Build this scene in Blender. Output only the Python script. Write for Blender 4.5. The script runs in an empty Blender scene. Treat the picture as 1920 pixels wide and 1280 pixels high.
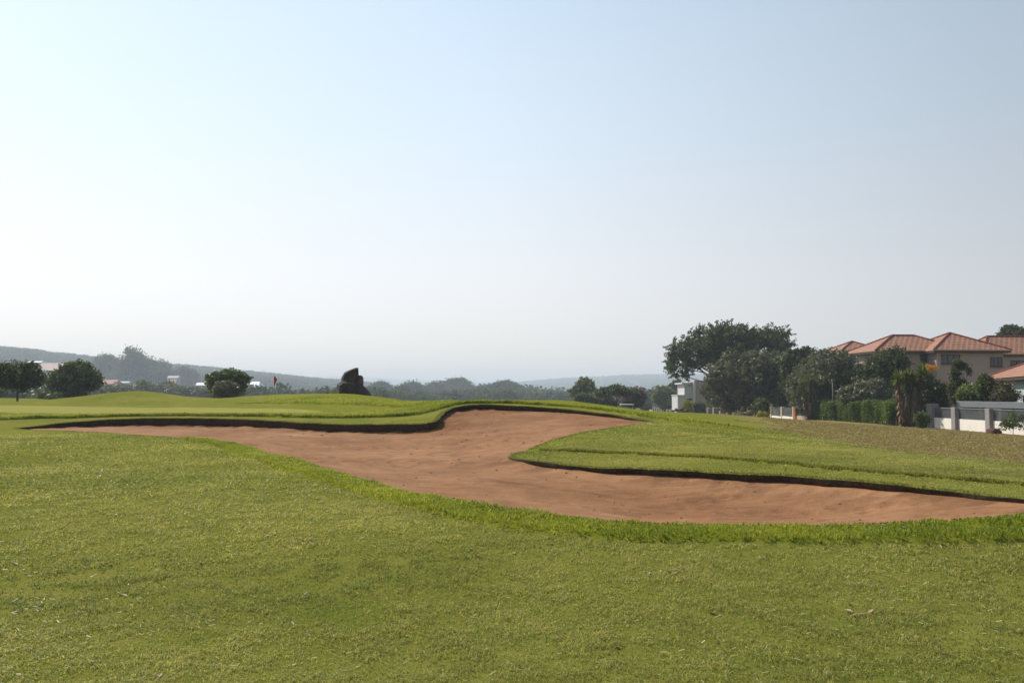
import bpy, bmesh, math, random
import numpy as np
from mathutils import Vector, noise as mnoise
from mathutils.geometry import delaunay_2d_cdt

# ------------------------------------------------------------------ camera, sky, sun
S = bpy.context.scene
C = S.collection
F, V0, EYE = 1663.0, 738.0, 1.65
PITCH = math.atan((V0 - 640.0) / F)
cam = bpy.data.cameras.new('camera')
cam.sensor_fit = 'HORIZONTAL'; cam.sensor_width = 36.0; cam.lens = F / 1920.0 * 36.0
cam.clip_start = 0.1; cam.clip_end = 20000.0
camo = bpy.data.objects.new('camera', cam); C.objects.link(camo)
camo.location = (0, 0, EYE); camo.rotation_euler = (math.pi / 2 + PITCH, 0, 0)
S.camera = camo

SUN_EL, SUN_AZ = math.radians(46.0), math.radians(50.0)      # azimuth: degrees left of the viewing direction
HAZE_SKY = [(0.0, (1.08, 0.94, 0.83)), (0.12, (1.0, 0.96, 0.92)), (0.28, (0.82, 0.93, 1.0)), (0.45, (0.68, 0.85, 1.0)), (1.0, (0.50, 0.70, 0.95))]
HAZE_GAIN, HAZE_MIX = [(0.0, 3.4), (0.19, 4.15), (0.64, 6.6), (0.95, 7.4)], 0.76
HAZE_DENSITY = 0.00040
wd = bpy.data.worlds.new('World'); S.world = wd; wd.use_nodes = True
wn, wl = wd.node_tree.nodes, wd.node_tree.links
sky = wn.new('ShaderNodeTexSky'); sky.sky_type = 'NISHITA'; sky.sun_disc = False
sky.sun_elevation = SUN_EL; sky.sun_rotation = 2 * math.pi - SUN_AZ
sky.altitude = 1200; sky.air_density = 1.0; sky.dust_density = 4.0; sky.ozone_density = 2.0
bg = wn['Background']; bg.inputs['Strength'].default_value = 0.11
# thin bright haze over the whole sky: white and a little warm at the horizon, pale blue overhead, dimmer away from the sun
gtc = wn.new('ShaderNodeTexCoord'); gsep = wn.new('ShaderNodeSeparateXYZ'); wl.new(gtc.outputs['Generated'], gsep.inputs[0])
def wramp(stops):
    r = wn.new('ShaderNodeValToRGB'); e = r.color_ramp.elements
    while len(e) < len(stops): e.new(0.5)
    for el, (p, c) in zip(e, stops): el.position = p; el.color = (*c, 1)
    return r
hz = wramp(HAZE_SKY); wl.new(gsep.outputs['Z'], hz.inputs[0])
sdot = wn.new('ShaderNodeVectorMath'); sdot.operation = 'DOT_PRODUCT'; sdot.inputs[1].default_value = (-math.sin(SUN_AZ), math.cos(SUN_AZ), 0.0)
wl.new(gtc.outputs['Generated'], sdot.inputs[0])
gain = wramp([(p, (g / 10,) * 3) for p, g in HAZE_GAIN]); wl.new(sdot.outputs['Value'], gain.inputs[0])
gx10 = wn.new('ShaderNodeMath'); gx10.operation = 'MULTIPLY'; gx10.inputs[1].default_value = 10.0; wl.new(gain.outputs[0], gx10.inputs[0])
hsc = wn.new('ShaderNodeVectorMath'); hsc.operation = 'SCALE'; wl.new(hz.outputs[0], hsc.inputs[0]); wl.new(gx10.outputs[0], hsc.inputs['Scale'])
smx = wn.new('ShaderNodeMix'); smx.data_type = 'RGBA'; smx.inputs[0].default_value = HAZE_MIX
wl.new(sky.outputs[0], smx.inputs[6]); wl.new(hsc.outputs[0], smx.inputs[7]); wl.new(smx.outputs[2], bg.inputs['Color'])

sl = bpy.data.lights.new('sun', 'SUN'); sl.energy = 4.2; sl.angle = math.radians(0.6); sl.color = (1.0, 0.93, 0.82)
so = bpy.data.objects.new('sun', sl); C.objects.link(so)
sd = Vector((-math.sin(SUN_AZ) * math.cos(SUN_EL), math.cos(SUN_AZ) * math.cos(SUN_EL), math.sin(SUN_EL)))
so.rotation_euler = sd.to_track_quat('Z', 'Y').to_euler(); so.location = (-30, 30, 60)

S.view_settings.view_transform = 'Standard'; S.view_settings.look = 'None'
S.view_settings.exposure = 0.55; S.view_settings.gamma = 1.0
S.render.engine = 'CYCLES'
S.cycles.max_bounces = 6; S.cycles.diffuse_bounces = 3; S.cycles.transmission_bounces = 4
S.cycles.transparent_max_bounces = 6; S.cycles.volume_bounces = 0
S.cycles.use_denoising = True

rng = np.random.default_rng(7)
random.seed(7)

# ------------------------------------------------------------------ helpers
def W(u, v, Y):
    """point of the place seen at photograph position (u, v) when it stands Y metres ahead"""
    dx, dz = (u - 960.0) / F, -(v - 640.0) / F
    wy = math.cos(PITCH) - dz * math.sin(PITCH); wz = math.sin(PITCH) + dz * math.cos(PITCH)
    t = Y / wy
    return (dx * t, Y, EYE + wz * t)
def WX(u, Y): return W(u, V0, Y)[0]

def sstep(a, b, x):
    t = np.clip((x - a) / (b - a), 0, 1); return t * t * (3 - 2 * t)

def vnoise(x, y, seed=0):
    xi, yi = np.floor(x).astype(np.int64), np.floor(y).astype(np.int64)
    fx, fy = x - xi, y - yi
    fx, fy = fx * fx * (3 - 2 * fx), fy * fy * (3 - 2 * fy)
    def h(i, j):
        n = (i * 374761393 + j * 668265263 + seed * 2246822519) & 0xffffffff
        n = ((n ^ (n >> 13)) * 1274126177) & 0xffffffff
        return ((n ^ (n >> 16)) & 0xffff) / 65535.0 * 2 - 1
    a, b, c, d = h(xi, yi), h(xi + 1, yi), h(xi, yi + 1), h(xi + 1, yi + 1)
    return (a * (1 - fx) + b * fx) * (1 - fy) + (c * (1 - fx) + d * fx) * fy
def fbm(x, y, seed=0, oct=4):
    s, a = 0, 1.0
    for k in range(oct):
        s = s + a * vnoise(x * 2 ** k + 13.7 * k, y * 2 ** k - 7.3 * k, seed + k); a *= 0.5
    return s

class TPS:
    def __init__(self, P, lam=0.02):
        P = np.array(P, float); self.p = P[:, :2]; n = len(P)
        K = self.k(self.p, self.p) + lam * np.eye(n)
        A = np.zeros((n + 3, n + 3)); A[:n, :n] = K; A[:n, n] = 1; A[:n, n + 1:] = self.p
        A[n, :n] = 1; A[n + 1:, :n] = self.p.T
        b = np.zeros(n + 3); b[:n] = P[:, 2]
        self.w = np.linalg.solve(A, b)
    @staticmethod
    def k(a, b):
        d2 = ((a[:, None, :] - b[None]) ** 2).sum(-1)
        return 0.5 * d2 * np.log(d2 + 1e-9)
    def __call__(self, x, y):
        q = np.stack([np.ravel(x), np.ravel(y)], 1).astype(float); out = np.empty(len(q)); n = len(self.p)
        for i in range(0, len(q), 20000):
            c = q[i:i + 20000]
            out[i:i + 20000] = self.k(c, self.p) @ self.w[:n] + self.w[n] + c @ self.w[n + 1:]
        return out.reshape(np.shape(x))

def catmull(P, step, closed=True):
    P = np.array(P, float); n = len(P); out = []
    m = n if closed else n - 1
    for i in range(m):
        if closed: p0, p1, p2, p3 = P[i - 1], P[i], P[(i + 1) % n], P[(i + 2) % n]
        else: p0, p1, p2, p3 = P[max(i - 1, 0)], P[i], P[i + 1], P[min(i + 2, n - 1)]
        k = max(1, int(np.linalg.norm(p2[:2] - p1[:2]) / step))
        for t in np.arange(k) / k:
            out.append(0.5 * ((2 * p1) + (p2 - p0) * t + (2 * p0 - 5 * p1 + 4 * p2 - p3) * t * t + (3 * p1 - p0 - 3 * p2 + p3) * t ** 3))
    if not closed: out.append(P[-1])
    return np.array(out)

def seg_dist(x, y, L, closed):
    """distance to a polyline and the side (+ left of its direction); coarse where far from it"""
    if len(L) > 60 and np.size(x) > 3000:
        st_ = 8; d0, s0 = seg_dist(x, y, L[::st_] if closed else np.concatenate([L[::st_], L[-1:]]), closed)
        nr_ = d0 < 2.2
        if nr_.any() and nr_.mean() < 0.95:
            d1, s1 = seg_dist_full(np.asarray(x)[nr_], np.asarray(y)[nr_], L, closed)
            d0[nr_] = d1; s0[nr_] = s1
            return d0, s0
    return seg_dist_full(x, y, L, closed)
def seg_dist_full(x, y, L, closed):
    q = np.stack([np.ravel(x), np.ravel(y)], 1); A = L[:, :2]
    B = np.roll(A, -1, 0) if closed else A[1:]
    if not closed: A = A[:-1]
    D = B - A; l2 = (D ** 2).sum(1) + 1e-12
    dist = np.empty(len(q)); side = np.empty(len(q))
    for i in range(0, len(q), 8000):
        c = q[i:i + 8000, None, :] - A[None]
        t = np.clip((c * D).sum(-1) / l2, 0, 1)
        r = c - t[..., None] * D
        d2 = (r ** 2).sum(-1); k = d2.argmin(1); ii = np.arange(len(k))
        dist[i:i + 8000] = np.sqrt(d2[ii, k])
        cr = D[k, 0] * c[ii, k, 1] - D[k, 1] * c[ii, k, 0]
        side[i:i + 8000] = np.where(cr >= 0, 1, -1)
    return dist.reshape(np.shape(x)), side.reshape(np.shape(x))

def inside(x, y, L):
    px, py = np.ravel(x), np.ravel(y); r = np.zeros(len(px), bool)
    for i in range(len(L)):
        x0, y0 = L[i - 1][:2]; x1, y1 = L[i][:2]
        if y0 == y1: continue
        m = ((y0 > py) != (y1 > py)) & (px < (x1 - x0) * (py - y0) / (y1 - y0) + x0)
        r ^= m
    return r.reshape(np.shape(x))

def mesh_np(name, V, Fc, mat, parent=None, tint=None, uv=None, smooth=False, attrs=None):
    """one mesh object from numpy arrays: V (n,3), Fc (m,3) or (m,4)"""
    V = np.asarray(V, np.float32); Fc = np.asarray(Fc, np.int32); k = Fc.shape[1]
    me = bpy.data.meshes.new(name)
    me.vertices.add(len(V)); me.vertices.foreach_set('co', V.ravel())
    me.loops.add(Fc.size); me.loops.foreach_set('vertex_index', Fc.ravel())
    me.polygons.add(len(Fc)); me.polygons.foreach_set('loop_start', np.arange(0, Fc.size, k, dtype=np.int32))
    me.polygons.foreach_set('loop_total', np.full(len(Fc), k, np.int32))
    me.polygons.foreach_set('use_smooth', np.full(len(Fc), smooth, bool))
    if tint is not None:
        a = me.attributes.new('tint', 'FLOAT', 'FACE'); a.data.foreach_set('value', np.asarray(tint, np.float32))
    for nm, vals in (attrs or {}).items():
        a = me.attributes.new(nm, 'FLOAT', 'POINT'); a.data.foreach_set('value', np.asarray(vals, np.float32))
    me.update(calc_edges=True)
    if mat: me.materials.append(mat)
    o = bpy.data.objects.new(name, me); C.objects.link(o)
    if parent: o.parent = parent
    return o

def obj_bm(name, bm, mat, parent=None, smooth=False):
    me = bpy.data.meshes.new(name)
    bmesh.ops.recalc_face_normals(bm, faces=bm.faces)
    bm.to_mesh(me); bm.free()
    if mat: me.materials.append(mat)
    for p in me.polygons: p.use_smooth = smooth
    o = bpy.data.objects.new(name, me); C.objects.link(o)
    if parent: o.parent = parent
    return o

def box(bm, x0, x1, y0, y1, z0, z1, bev=0.0):
    vs = [bm.verts.new(p) for p in ((x0,y0,z0),(x1,y0,z0),(x1,y1,z0),(x0,y1,z0),(x0,y0,z1),(x1,y0,z1),(x1,y1,z1),(x0,y1,z1))]
    fs = [bm.faces.new([vs[i] for i in f]) for f in ((0,3,2,1),(4,5,6,7),(0,1,5,4),(1,2,6,5),(2,3,7,6),(3,0,4,7))]
    if bev:
        es = list({e for f in fs for e in f.edges})
        bmesh.ops.bevel(bm, geom=es, offset=bev, segments=1, affect='EDGES')
def box_obj(name, b, mat, parent=None, bev=0.0):
    bm = bmesh.new(); box(bm, *b, bev=bev); return obj_bm(name, bm, mat, parent)

def tube(bm, pts, rads, n=8):
    rings = []
    pts = [Vector(p) for p in pts]
    for i, p in enumerate(pts):
        d = (pts[min(i + 1, len(pts) - 1)] - pts[max(i - 1, 0)]).normalized()
        a = d.orthogonal().normalized(); b = d.cross(a)
        rings.append([bm.verts.new(p + (a * math.cos(2 * math.pi * k / n) + b * math.sin(2 * math.pi * k / n)) * rads[i]) for k in range(n)])
    for r0, r1 in zip(rings, rings[1:]):
        # match the ring start that lies nearest, so the tube does not twist
        s = min(range(n), key=lambda s: (r1[s].co - r0[0].co).length)
        r1[:] = r1[s:] + r1[:s]
        for k in range(n):
            bm.faces.new((r0[k], r0[(k + 1) % n], r1[(k + 1) % n], r1[k]))
    bm.faces.new(rings[0][::-1]); bm.faces.new(rings[-1])

def tag(o, label, cat, group=None):
    o['label'] = label; o['category'] = cat
    if group: o['group'] = group
    return o
def thing(name, label, cat, loc=(0, 0, 0), rz=0.0, group=None):
    o = bpy.data.objects.new(name, None); C.objects.link(o); o.empty_display_size = 0.3
    o.location = loc; o.rotation_euler = (0, 0, rz)
    return tag(o, label, cat, group)
def struct(o): o['kind'] = 'structure'; return o
def stuff(o): o['kind'] = 'stuff'; return o

# ------------------------------------------------------------------ materials
def new_mat(name):
    m = bpy.data.materials.new(name); m.use_nodes = True
    n, l = m.node_tree.nodes, m.node_tree.links
    return m, n, l, n['Principled BSDF']
def ramp(n, stops):
    r = n.new('ShaderNodeValToRGB'); e = r.color_ramp.elements
    while len(e) < len(stops): e.new(0.5)
    for el, (p, c) in zip(e, stops): el.position = p; el.color = (*c, 1)
    return r
def noise_n(n, l, coord, scale, detail=5, rough=0.6, stretch=None):
    t = n.new('ShaderNodeTexNoise'); t.inputs['Scale'].default_value = scale
    t.inputs['Detail'].default_value = detail; t.inputs['Roughness'].default_value = rough
    if stretch:
        mp = n.new('ShaderNodeMapping'); mp.inputs['Scale'].default_value = stretch
        l.new(coord, mp.inputs['Vector']); coord = mp.outputs[0]
    l.new(coord, t.inputs['Vector']); return t
def mixc(n, l, fac, a, b, mode='MIX'):
    m = n.new('ShaderNodeMix'); m.data_type = 'RGBA'; m.blend_type = mode
    for s, v in ((m.inputs[0], fac), (m.inputs[6], a), (m.inputs[7], b)):
        if hasattr(v, 'is_linked'): l.new(v, s)
        elif isinstance(v, tuple): s.default_value = (*v, 1)
        else: s.default_value = v
    return m.outputs[2]

def simple(name, col, rough=0.8, var=0.25, scale=6.0, bump=0.0, metal=0.0, spec=0.3):
    m, n, l, b = new_mat(name)
    tc = n.new('ShaderNodeTexCoord')
    t = noise_n(n, l, tc.outputs['Object'], scale)
    lo = tuple(c * (1 - var) for c in col); hi = tuple(min(1, c * (1 + var)) for c in col)
    r = ramp(n, [(0.3, lo), (0.7, hi)]); l.new(t.outputs['Fac'], r.inputs[0]); l.new(r.outputs[0], b.inputs['Base Color'])
    b.inputs['Roughness'].default_value = rough; b.inputs['Metallic'].default_value = metal
    b.inputs['Specular IOR Level'].default_value = spec
    if bump:
        bp = n.new('ShaderNodeBump'); bp.inputs['Strength'].default_value = bump; bp.inputs['Distance'].default_value = 0.02
        l.new(t.outputs['Fac'], bp.inputs['Height']); l.new(bp.outputs[0], b.inputs['Normal'])
    return m

def leaf_mat(name, dark, light, trans=0.35, gloss=0.5, tcol=None):
    """leaf faces: colour runs from one leaf tone to another by each leaf's own random tint"""
    m, n, l, b = new_mat(name)
    at = n.new('ShaderNodeAttribute'); at.attribute_name = 'tint'
    r = ramp(n, [(0.0, dark), (1.0, light)]); l.new(at.outputs['Fac'], r.inputs[0])
    l.new(r.outputs[0], b.inputs['Base Color']); b.inputs['Roughness'].default_value = gloss
    b.inputs['Specular IOR Level'].default_value = 0.25
    tr = n.new('ShaderNodeBsdfTranslucent')
    tc = mixc(n, l, 1.0, r.outputs[0], tcol or (1.0, 1.0, 0.55), 'MULTIPLY')
    l.new(tc, tr.inputs['Color'])
    mx = n.new('ShaderNodeMixShader'); mx.inputs[0].default_value = trans
    l.new(b.outputs[0], mx.inputs[1]); l.new(tr.outputs[0], mx.inputs[2])
    l.new(mx.outputs[0], n['Material Output'].inputs['Surface'])
    return m

M = {}
M['fairway_blade'] = leaf_mat('fairway_blade', (0.130, 0.172, 0.026), (0.56, 0.50, 0.165), 0.45)
M['rough_blade'] = leaf_mat('rough_blade', (0.120, 0.165, 0.016), (0.420, 0.420, 0.070), 0.48)
M['collar_blade'] = leaf_mat('collar_blade', (0.12, 0.145, 0.03), (0.30, 0.30, 0.09), 0.40)
M['dry_blade'] = leaf_mat('dry_blade', (0.22, 0.17, 0.07), (0.38, 0.30, 0.14), 0.35)

def ground_mat():
    m, n, l, b = new_mat('lawn')
    geo = n.new('ShaderNodeNewGeometry'); pos = geo.outputs['Position']
    def attr(k):
        a = n.new('ShaderNodeAttribute'); a.attribute_name = k; return a.outputs['Fac']
    big = noise_n(n, l, pos, 0.35, 4, 0.6)
    mid = noise_n(n, l, pos, 2.2, 6, 0.7)
    fine = noise_n(n, l, pos, 38.0, 6, 0.75)
    r1 = ramp(n, [(0.28, (0.088, 0.116, 0.018)), (0.50, (0.152, 0.155, 0.031)), (0.72, (0.218, 0.195, 0.050))])
    mx = n.new('ShaderNodeMath'); mx.operation = 'MULTIPLY_ADD'; mx.inputs[1].default_value = 0.5
    l.new(big.outputs['Fac'], mx.inputs[0])
    mm = n.new('ShaderNodeMath'); mm.operation = 'MULTIPLY'; mm.inputs[1].default_value = 0.5
    l.new(mid.outputs['Fac'], mm.inputs[0]); l.new(mm.outputs[0], mx.inputs[2]); l.new(mx.outputs[0], r1.inputs[0])
    rr = ramp(n, [(0.3, (0.105, 0.125, 0.010)), (0.7, (0.175, 0.180, 0.020))]); l.new(mid.outputs['Fac'], rr.inputs[0])
    c = mixc(n, l, attr('rough'), r1.outputs[0], rr.outputs[0])
    rd = ramp(n, [(0.25, (0.165, 0.135, 0.050)), (0.75, (0.225, 0.175, 0.075))]); l.new(fine.outputs['Fac'], rd.inputs[0])
    # the dry patch breaks up with noise
    ad = n.new('ShaderNodeMath'); ad.operation = 'ADD'; l.new(attr('dry'), ad.inputs[0])
    nz = n.new('ShaderNodeMath'); nz.operation = 'MULTIPLY_ADD'; nz.inputs[1].default_value = 1.0; nz.inputs[2].default_value = -0.5
    l.new(mid.outputs['Fac'], nz.inputs[0]); l.new(nz.outputs[0], ad.inputs[1])
    dr = ramp(n, [(0.25, (0, 0, 0)), (0.75, (1, 1, 1))]); l.new(ad.outputs[0], dr.inputs[0])
    c = mixc(n, l, dr.outputs[0], c, rd.outputs[0])
    pt = noise_n(n, l, pos, 0.8, 5, 0.7); pr = ramp(n, [(0.60, (0, 0, 0)), (0.74, (0.55, 0.55, 0.55))]); l.new(pt.outputs['Fac'], pr.inputs[0])
    c = mixc(n, l, pr.outputs[0], c, (0.23, 0.185, 0.075))
    fr = ramp(n, [(0.25, (0.62, 0.62, 0.62)), (0.75, (1.25, 1.25, 1.2))]); l.new(fine.outputs['Fac'], fr.inputs[0])
    c = mixc(n, l, 0.8, c, fr.outputs[0], 'MULTIPLY')
    l.new(c, b.inputs['Base Color']); b.inputs['Roughness'].default_value = 0.9; b.inputs['Specular IOR Level'].default_value = 0.0
    bp = n.new('ShaderNodeBump'); bp.inputs['Strength'].default_value = 0.6; bp.inputs['Distance'].default_value = 0.03
    l.new(fine.outputs['Fac'], bp.inputs['Height']); l.new(bp.outputs[0], b.inputs['Normal'])
    return m
M['ground'] = ground_mat()

def sand_mat():
    m, n, l, b = new_mat('red_sand')
    geo = n.new('ShaderNodeNewGeometry'); pos = geo.outputs['Position']
    big = noise_n(n, l, pos, 0.5, 5, 0.6)
    rake = noise_n(n, l, pos, 3.0, 5, 0.65, (0.35, 2.2, 1.0))
    fine = noise_n(n, l, pos, 45.0, 5, 0.7)
    r = ramp(n, [(0.30, (0.128, 0.060, 0.027)), (0.48, (0.195, 0.095, 0.044)), (0.60, (0.225, 0.114, 0.055)), (0.74, (0.300, 0.165, 0.086))])
    ma = n.new('ShaderNodeMath'); ma.operation = 'MULTIPLY_ADD'; ma.inputs[1].default_value = 0.55
    mb = n.new('ShaderNodeMath'); mb.operation = 'MULTIPLY'; mb.inputs[1].default_value = 0.45
    l.new(rake.outputs['Fac'], mb.inputs[0]); l.new(big.outputs['Fac'], ma.inputs[0]); l.new(mb.outputs[0], ma.inputs[2]); l.new(ma.outputs[0], r.inputs[0])
    fr = ramp(n, [(0.25, (0.70, 0.68, 0.66)), (0.75, (1.18, 1.18, 1.18))]); l.new(fine.outputs['Fac'], fr.inputs[0])
    dat = n.new('ShaderNodeAttribute'); dat.attribute_name = 'damp_shade'
    dmp_shade = mixc(n, l, dat.outputs['Fac'], (1.24, 1.29, 1.33), (0.92, 0.84, 0.78))
    c = mixc(n, l, 0.9, r.outputs[0], fr.outputs[0], 'MULTIPLY'); c = mixc(n, l, 1.0, c, dmp_shade, 'MULTIPLY')
    sat_ = n.new('ShaderNodeAttribute'); sat_.attribute_name = 'streak'
    sr2 = ramp(n, [(0.0, (0.70, 0.68, 0.66)), (0.5, (1, 1, 1)), (1.0, (1.18, 1.20, 1.22))]); l.new(sat_.outputs['Fac'], sr2.inputs[0])
    c = mixc(n, l, 1.0, c, sr2.outputs[0], 'MULTIPLY')
    l.new(c, b.inputs['Base Color']); b.inputs['Roughness'].default_value = 0.95; b.inputs['Specular IOR Level'].default_value = 0.1
    b1 = n.new('ShaderNodeBump'); b1.inputs['Strength'].default_value = 0.5; b1.inputs['Distance'].default_value = 0.06
    l.new(rake.outputs['Fac'], b1.inputs['Height'])
    m9 = noise_n(n, l, pos, 8.0, 5, 0.7); b9 = n.new('ShaderNodeBump'); b9.inputs['Strength'].default_value = 0.7; b9.inputs['Distance'].default_value = 0.035
    l.new(m9.outputs['Fac'], b9.inputs['Height']); l.new(b1.outputs[0], b9.inputs['Normal'])
    b2 = n.new('ShaderNodeBump'); b2.inputs['Strength'].default_value = 0.6; b2.inputs['Distance'].default_value = 0.012
    l.new(fine.outputs['Fac'], b2.inputs['Height']); l.new(b9.outputs[0], b2.inputs['Normal']); l.new(b2.outputs[0], b.inputs['Normal'])
    return m
M['sand'] = sand_mat()
M['soil'] = simple('soil', (0.050, 0.033, 0.022), 0.95, 0.5, 14.0, 0.9)
M['green_turf'] = simple('green_turf', (0.215, 0.200, 0.056), 0.9, 0.07, 1.5, 0.0, spec=0.0)

# ------------------------------------------------------------------ the lie of the land
BK = [  # bunker edge: photograph position, distance, height of the turf lip over the sand
 (40,804,29.2,.05),(200,811,26.5,.02),(340,821,24,.02),(440,833,21,.02),(520,853,17.7,.02),(590,872,15.6,.02),(660,893,13.6,.02),
 (800,930,11.6,.02),(900,950,10.7,.02),(1000,966,10.1,.02),(1100,977,9.7,.02),(1200,985,9.45,.02),(1350,989,9.3,.02),(1500,988,9.25,.02),
 (1650,985,9.3,.02),(1800,976,9.4,.02),(1920,964,9.6,.02),(2050,950,9.9,.03),(2110,945,10.3,.04),(2040,943,10.55,.05),(1920,935,10.9,.06),(1800,922,11.6,.08),
 (1700,910,12.3,.11),(1500,895,13.6,.13),(1350,886,14.3,.13),(1200,880,14.9,.12),(1100,875,15.3,.11),(1050,870,15.6,.09),(1000,864,16.2,.06),
 (966,859,16.8,.05),(953,855,17.3,.04),(964,850,17.9,.02),(1000,840,18.8,.02),(1050,821,20.8,.02),(1100,808,22.6,.02),(1160,799,24.5,.02),
 (1205,792,26.3,.02),(1216,789,27.2,.03),(1195,785.5,28.3,.07),(1160,780,29.5,.10),(1100,772,31,.12),(1050,767,32,.15),(1000,763,32.8,.19),(950,760,33.3,.21),
 (900,759,33.5,.21),(872,760,33.2,.20),(850,764,32.4,.18),(836,772,31,.18),(827,783,29.5,.24),(816,791,28.7,.30),(790,795,28.5,.32),
 (750,796,28.6,.32),(700,796,28.8,.31),(600,794,29.3,.31),(500,789,30.4,.31),(400,785,31.5,.32),(300,784,32,.32),(200,787,32,.28),
 (120,793,31.3,.18),(70,799,30.2,.10)]
bk3 = [W(u, v, Y) + (h,) for u, v, Y, h in BK]
GREEN = [(-160,777,39.3),(0,775,38.5),(200,778,37.5),(400,780,36.9),(500,780,37),(570,778,37.6),(604,774,39.5),(590,769.5,42.5),(480,765.5,47),(300,764,51),(200,763,53),(100,761,54),(0,759.5,54),(-160,759,54)]
gr3 = [W(*p) for p in GREEN]
FRONT_LOW = [(330,823,23.6),(400,837,20.0),(480,863,15.9),(560,893,13.3),(640,918,11.9),(700,938,10.95),(800,963,10.0),(900,985,9.25),(1000,1000,8.85),(1100,1010,8.6),
 (1200,1017,8.42),(1350,1021,8.3),(1500,1023,8.25),(1700,1023,8.22),(1920,1020,8.25),(2150,1010,8.3)]
BACK_LINE = [(-160,792,34.0),(0,787.5,33.6),(100,784.5,33.4),(200,781.5,33.6),(350,780.5,33.4),(480,781.5,32.2),(600,783.5,31.2),(700,782.5,31.2),(760,780,31.3),(790,776,31.8),(820,769,32.9),
 (845,762.5,34.0),(870,758,34.8),(900,756.8,34.9),(960,757,34.8),(1000,759,34.4),(1050,762,33.8),(1100,767,32.7),(1160,774.5,31),(1225,785,28.5),(1252,790,27.2)]
RIGHT_LINE = [(1010,846,18.25),(1050,848,17.9),(1120,850,17.4),(1200,853,16.9),(1300,858,16.2),(1400,865,15.4),(1500,875,14.5),(1600,886,13.7),(1700,894,13.1),(1800,903,12.5),(1920,914,11.9),(2150,932,11.1)]
APRON_LINE = [(440,757.5,53.5),(520,757,50),(600,757.3,47),(660,759.5,44.5),(720,762,42.5),(770,765,41)]

G = [p[:3] for p in bk3] + list(gr3)
G += [W(*p) for p in FRONT_LOW[1:]] + [W(*p) for p in BACK_LINE] + [W(*p) for p in RIGHT_LINE] + [W(*p) for p in APRON_LINE]
for u, v, Y in [
 # crest of the mounds behind the green
 (100,749,63),(140,744.5,63),(180,739.5,63),(220,735,63),(255,733,63),(290,735.5,63),(320,741,63),(345,744.5,63),(380,745.5,63),(410,746.5,63),(440,745.5,63),
 (480,741.5,63),(520,739.5,62),(560,738.5,61),(610,738.5,60),(640,739.5,59),(690,742.5,57),(740,747.5,53),(790,754.5,46),(815,757,41),
 # foot of the mounds
 (150,757,57),(250,759,56),(350,760,55),(450,759,54),
 # open grass left of the mounds
 (30,755.5,70),(60,752,80),(20,748,92),(90,749,85),(-100,757,66),(-200,756,75),
 # rise behind the bunker's back lobe
 (860,756.3,37),(900,755.5,38),(960,753.5,40),(1000,751.5,41),(1040,750,42),(1080,752,42),(1130,759,42),(1180,767,44),
 # falling ground towards the houses
 (1220,770,47),(1260,772.5,52),(1220,780,34),(1280,786,33),(1300,779,60),(1400,785,65),(1500,790,75),(1150,830,19),(1250,830,19.5),(1400,840,18.2),(1100,820,20.9),
 (1920,890,13.6),(1920,870,16),(1700,850,20),(1500,820,30),(1700,825,35),(1900,835,34),(1900,813,57),(1800,808,59),(1690,798,70),(1515,786,100),(1370,778.5,155),(2100,830,48),(2200,900,18),
 # near lawn
 (0,900,13),(0,850,18),(150,830,21.5),(300,880,15)]:
    G.append(W(u, v, Y))
# backs of the mounds fall away
for u, Y in [(100,76),(180,76),(255,76),(320,75),(400,75),(480,75),(560,74),(640,72),(740,66),(815,58)]: G.append((WX(u, Y), Y, 0.1))
for u, Y in [(900,54),(1000,58),(1080,60),(1160,62)]: G.append((WX(u, Y), Y, 0.15))
G += [(0,5,.02),(-3,5,.02),(3,5,.03),(0,7,.11),(-4,7.5,.13),(4.2,7,.14),(0,1,-.05),(-8,1,-.05),(8,1,0),(0,-8,-.1),(-15,-8,-.1),(15,-8,0),(-8,10,.28),(-14,16,.4),(10,7,.2),(16,9,.3),
      (-60,40,.8),(-80,80,1.0),(-60,120,-1.5),(-20,120,-2.0),(10,120,-2.0),(-60,165,-2.6),(0,165,-2.8),(60,60,-1.0),(60,110,-1.3),(70,160,-2.3),(30,165,-2.5),(-120,120,-1),(-120,60,1)]
tps = TPS(G, 0.015)

bk = catmull(np.array(bk3), 0.17)                      # x, y, z, lip height
if sum((bk[i - 1][0] * bk[i][1] - bk[i][0] * bk[i - 1][1]) for i in range(len(bk))) < 0: bk = bk[::-1]   # counter-clockwise
tn = np.roll(bk, -1, 0)[:, :2] - np.roll(bk, 1, 0)[:, :2]; tn /= np.linalg.norm(tn, axis=1)[:, None]
bnorm = np.stack([tn[:, 1], -tn[:, 0]], 1)             # outward
jit = 0.045 * fbm(np.arange(len(bk)) * 0.8, np.zeros(len(bk)), 5, 4) * np.clip(bk[:, 3] / 0.08, 0.25, 1)
bk[:, :2] += bnorm * jit[:, None]
lip_mean = bk[:, 3].copy()
bk[:, 3] *= 1 + 0.26 * fbm(np.arange(len(bk)) * 0.7, np.ones(len(bk)), 8, 4)
bk[:, 3] *= np.where(bk[:, 3] > 0.2, 1.22, np.where(bk[:, 3] > 0.05, 1.1, 1.0))
grn = catmull(np.array(gr3), 0.6)
front_low = catmull([W(*p) for p in FRONT_LOW], 0.2, False)
back_line = catmull([W(*p) for p in BACK_LINE], 0.25, False)
right_line = catmull([W(*p) for p in RIGHT_LINE], 0.2, False)
apron_line = catmull([W(*p) for p in APRON_LINE], 0.5, False)
for L in (front_low, back_line, right_line):
    L[:, 1] += 0.03 * fbm(np.arange(len(L)) * 0.5, np.zeros(len(L)), 9, 2)
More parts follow.
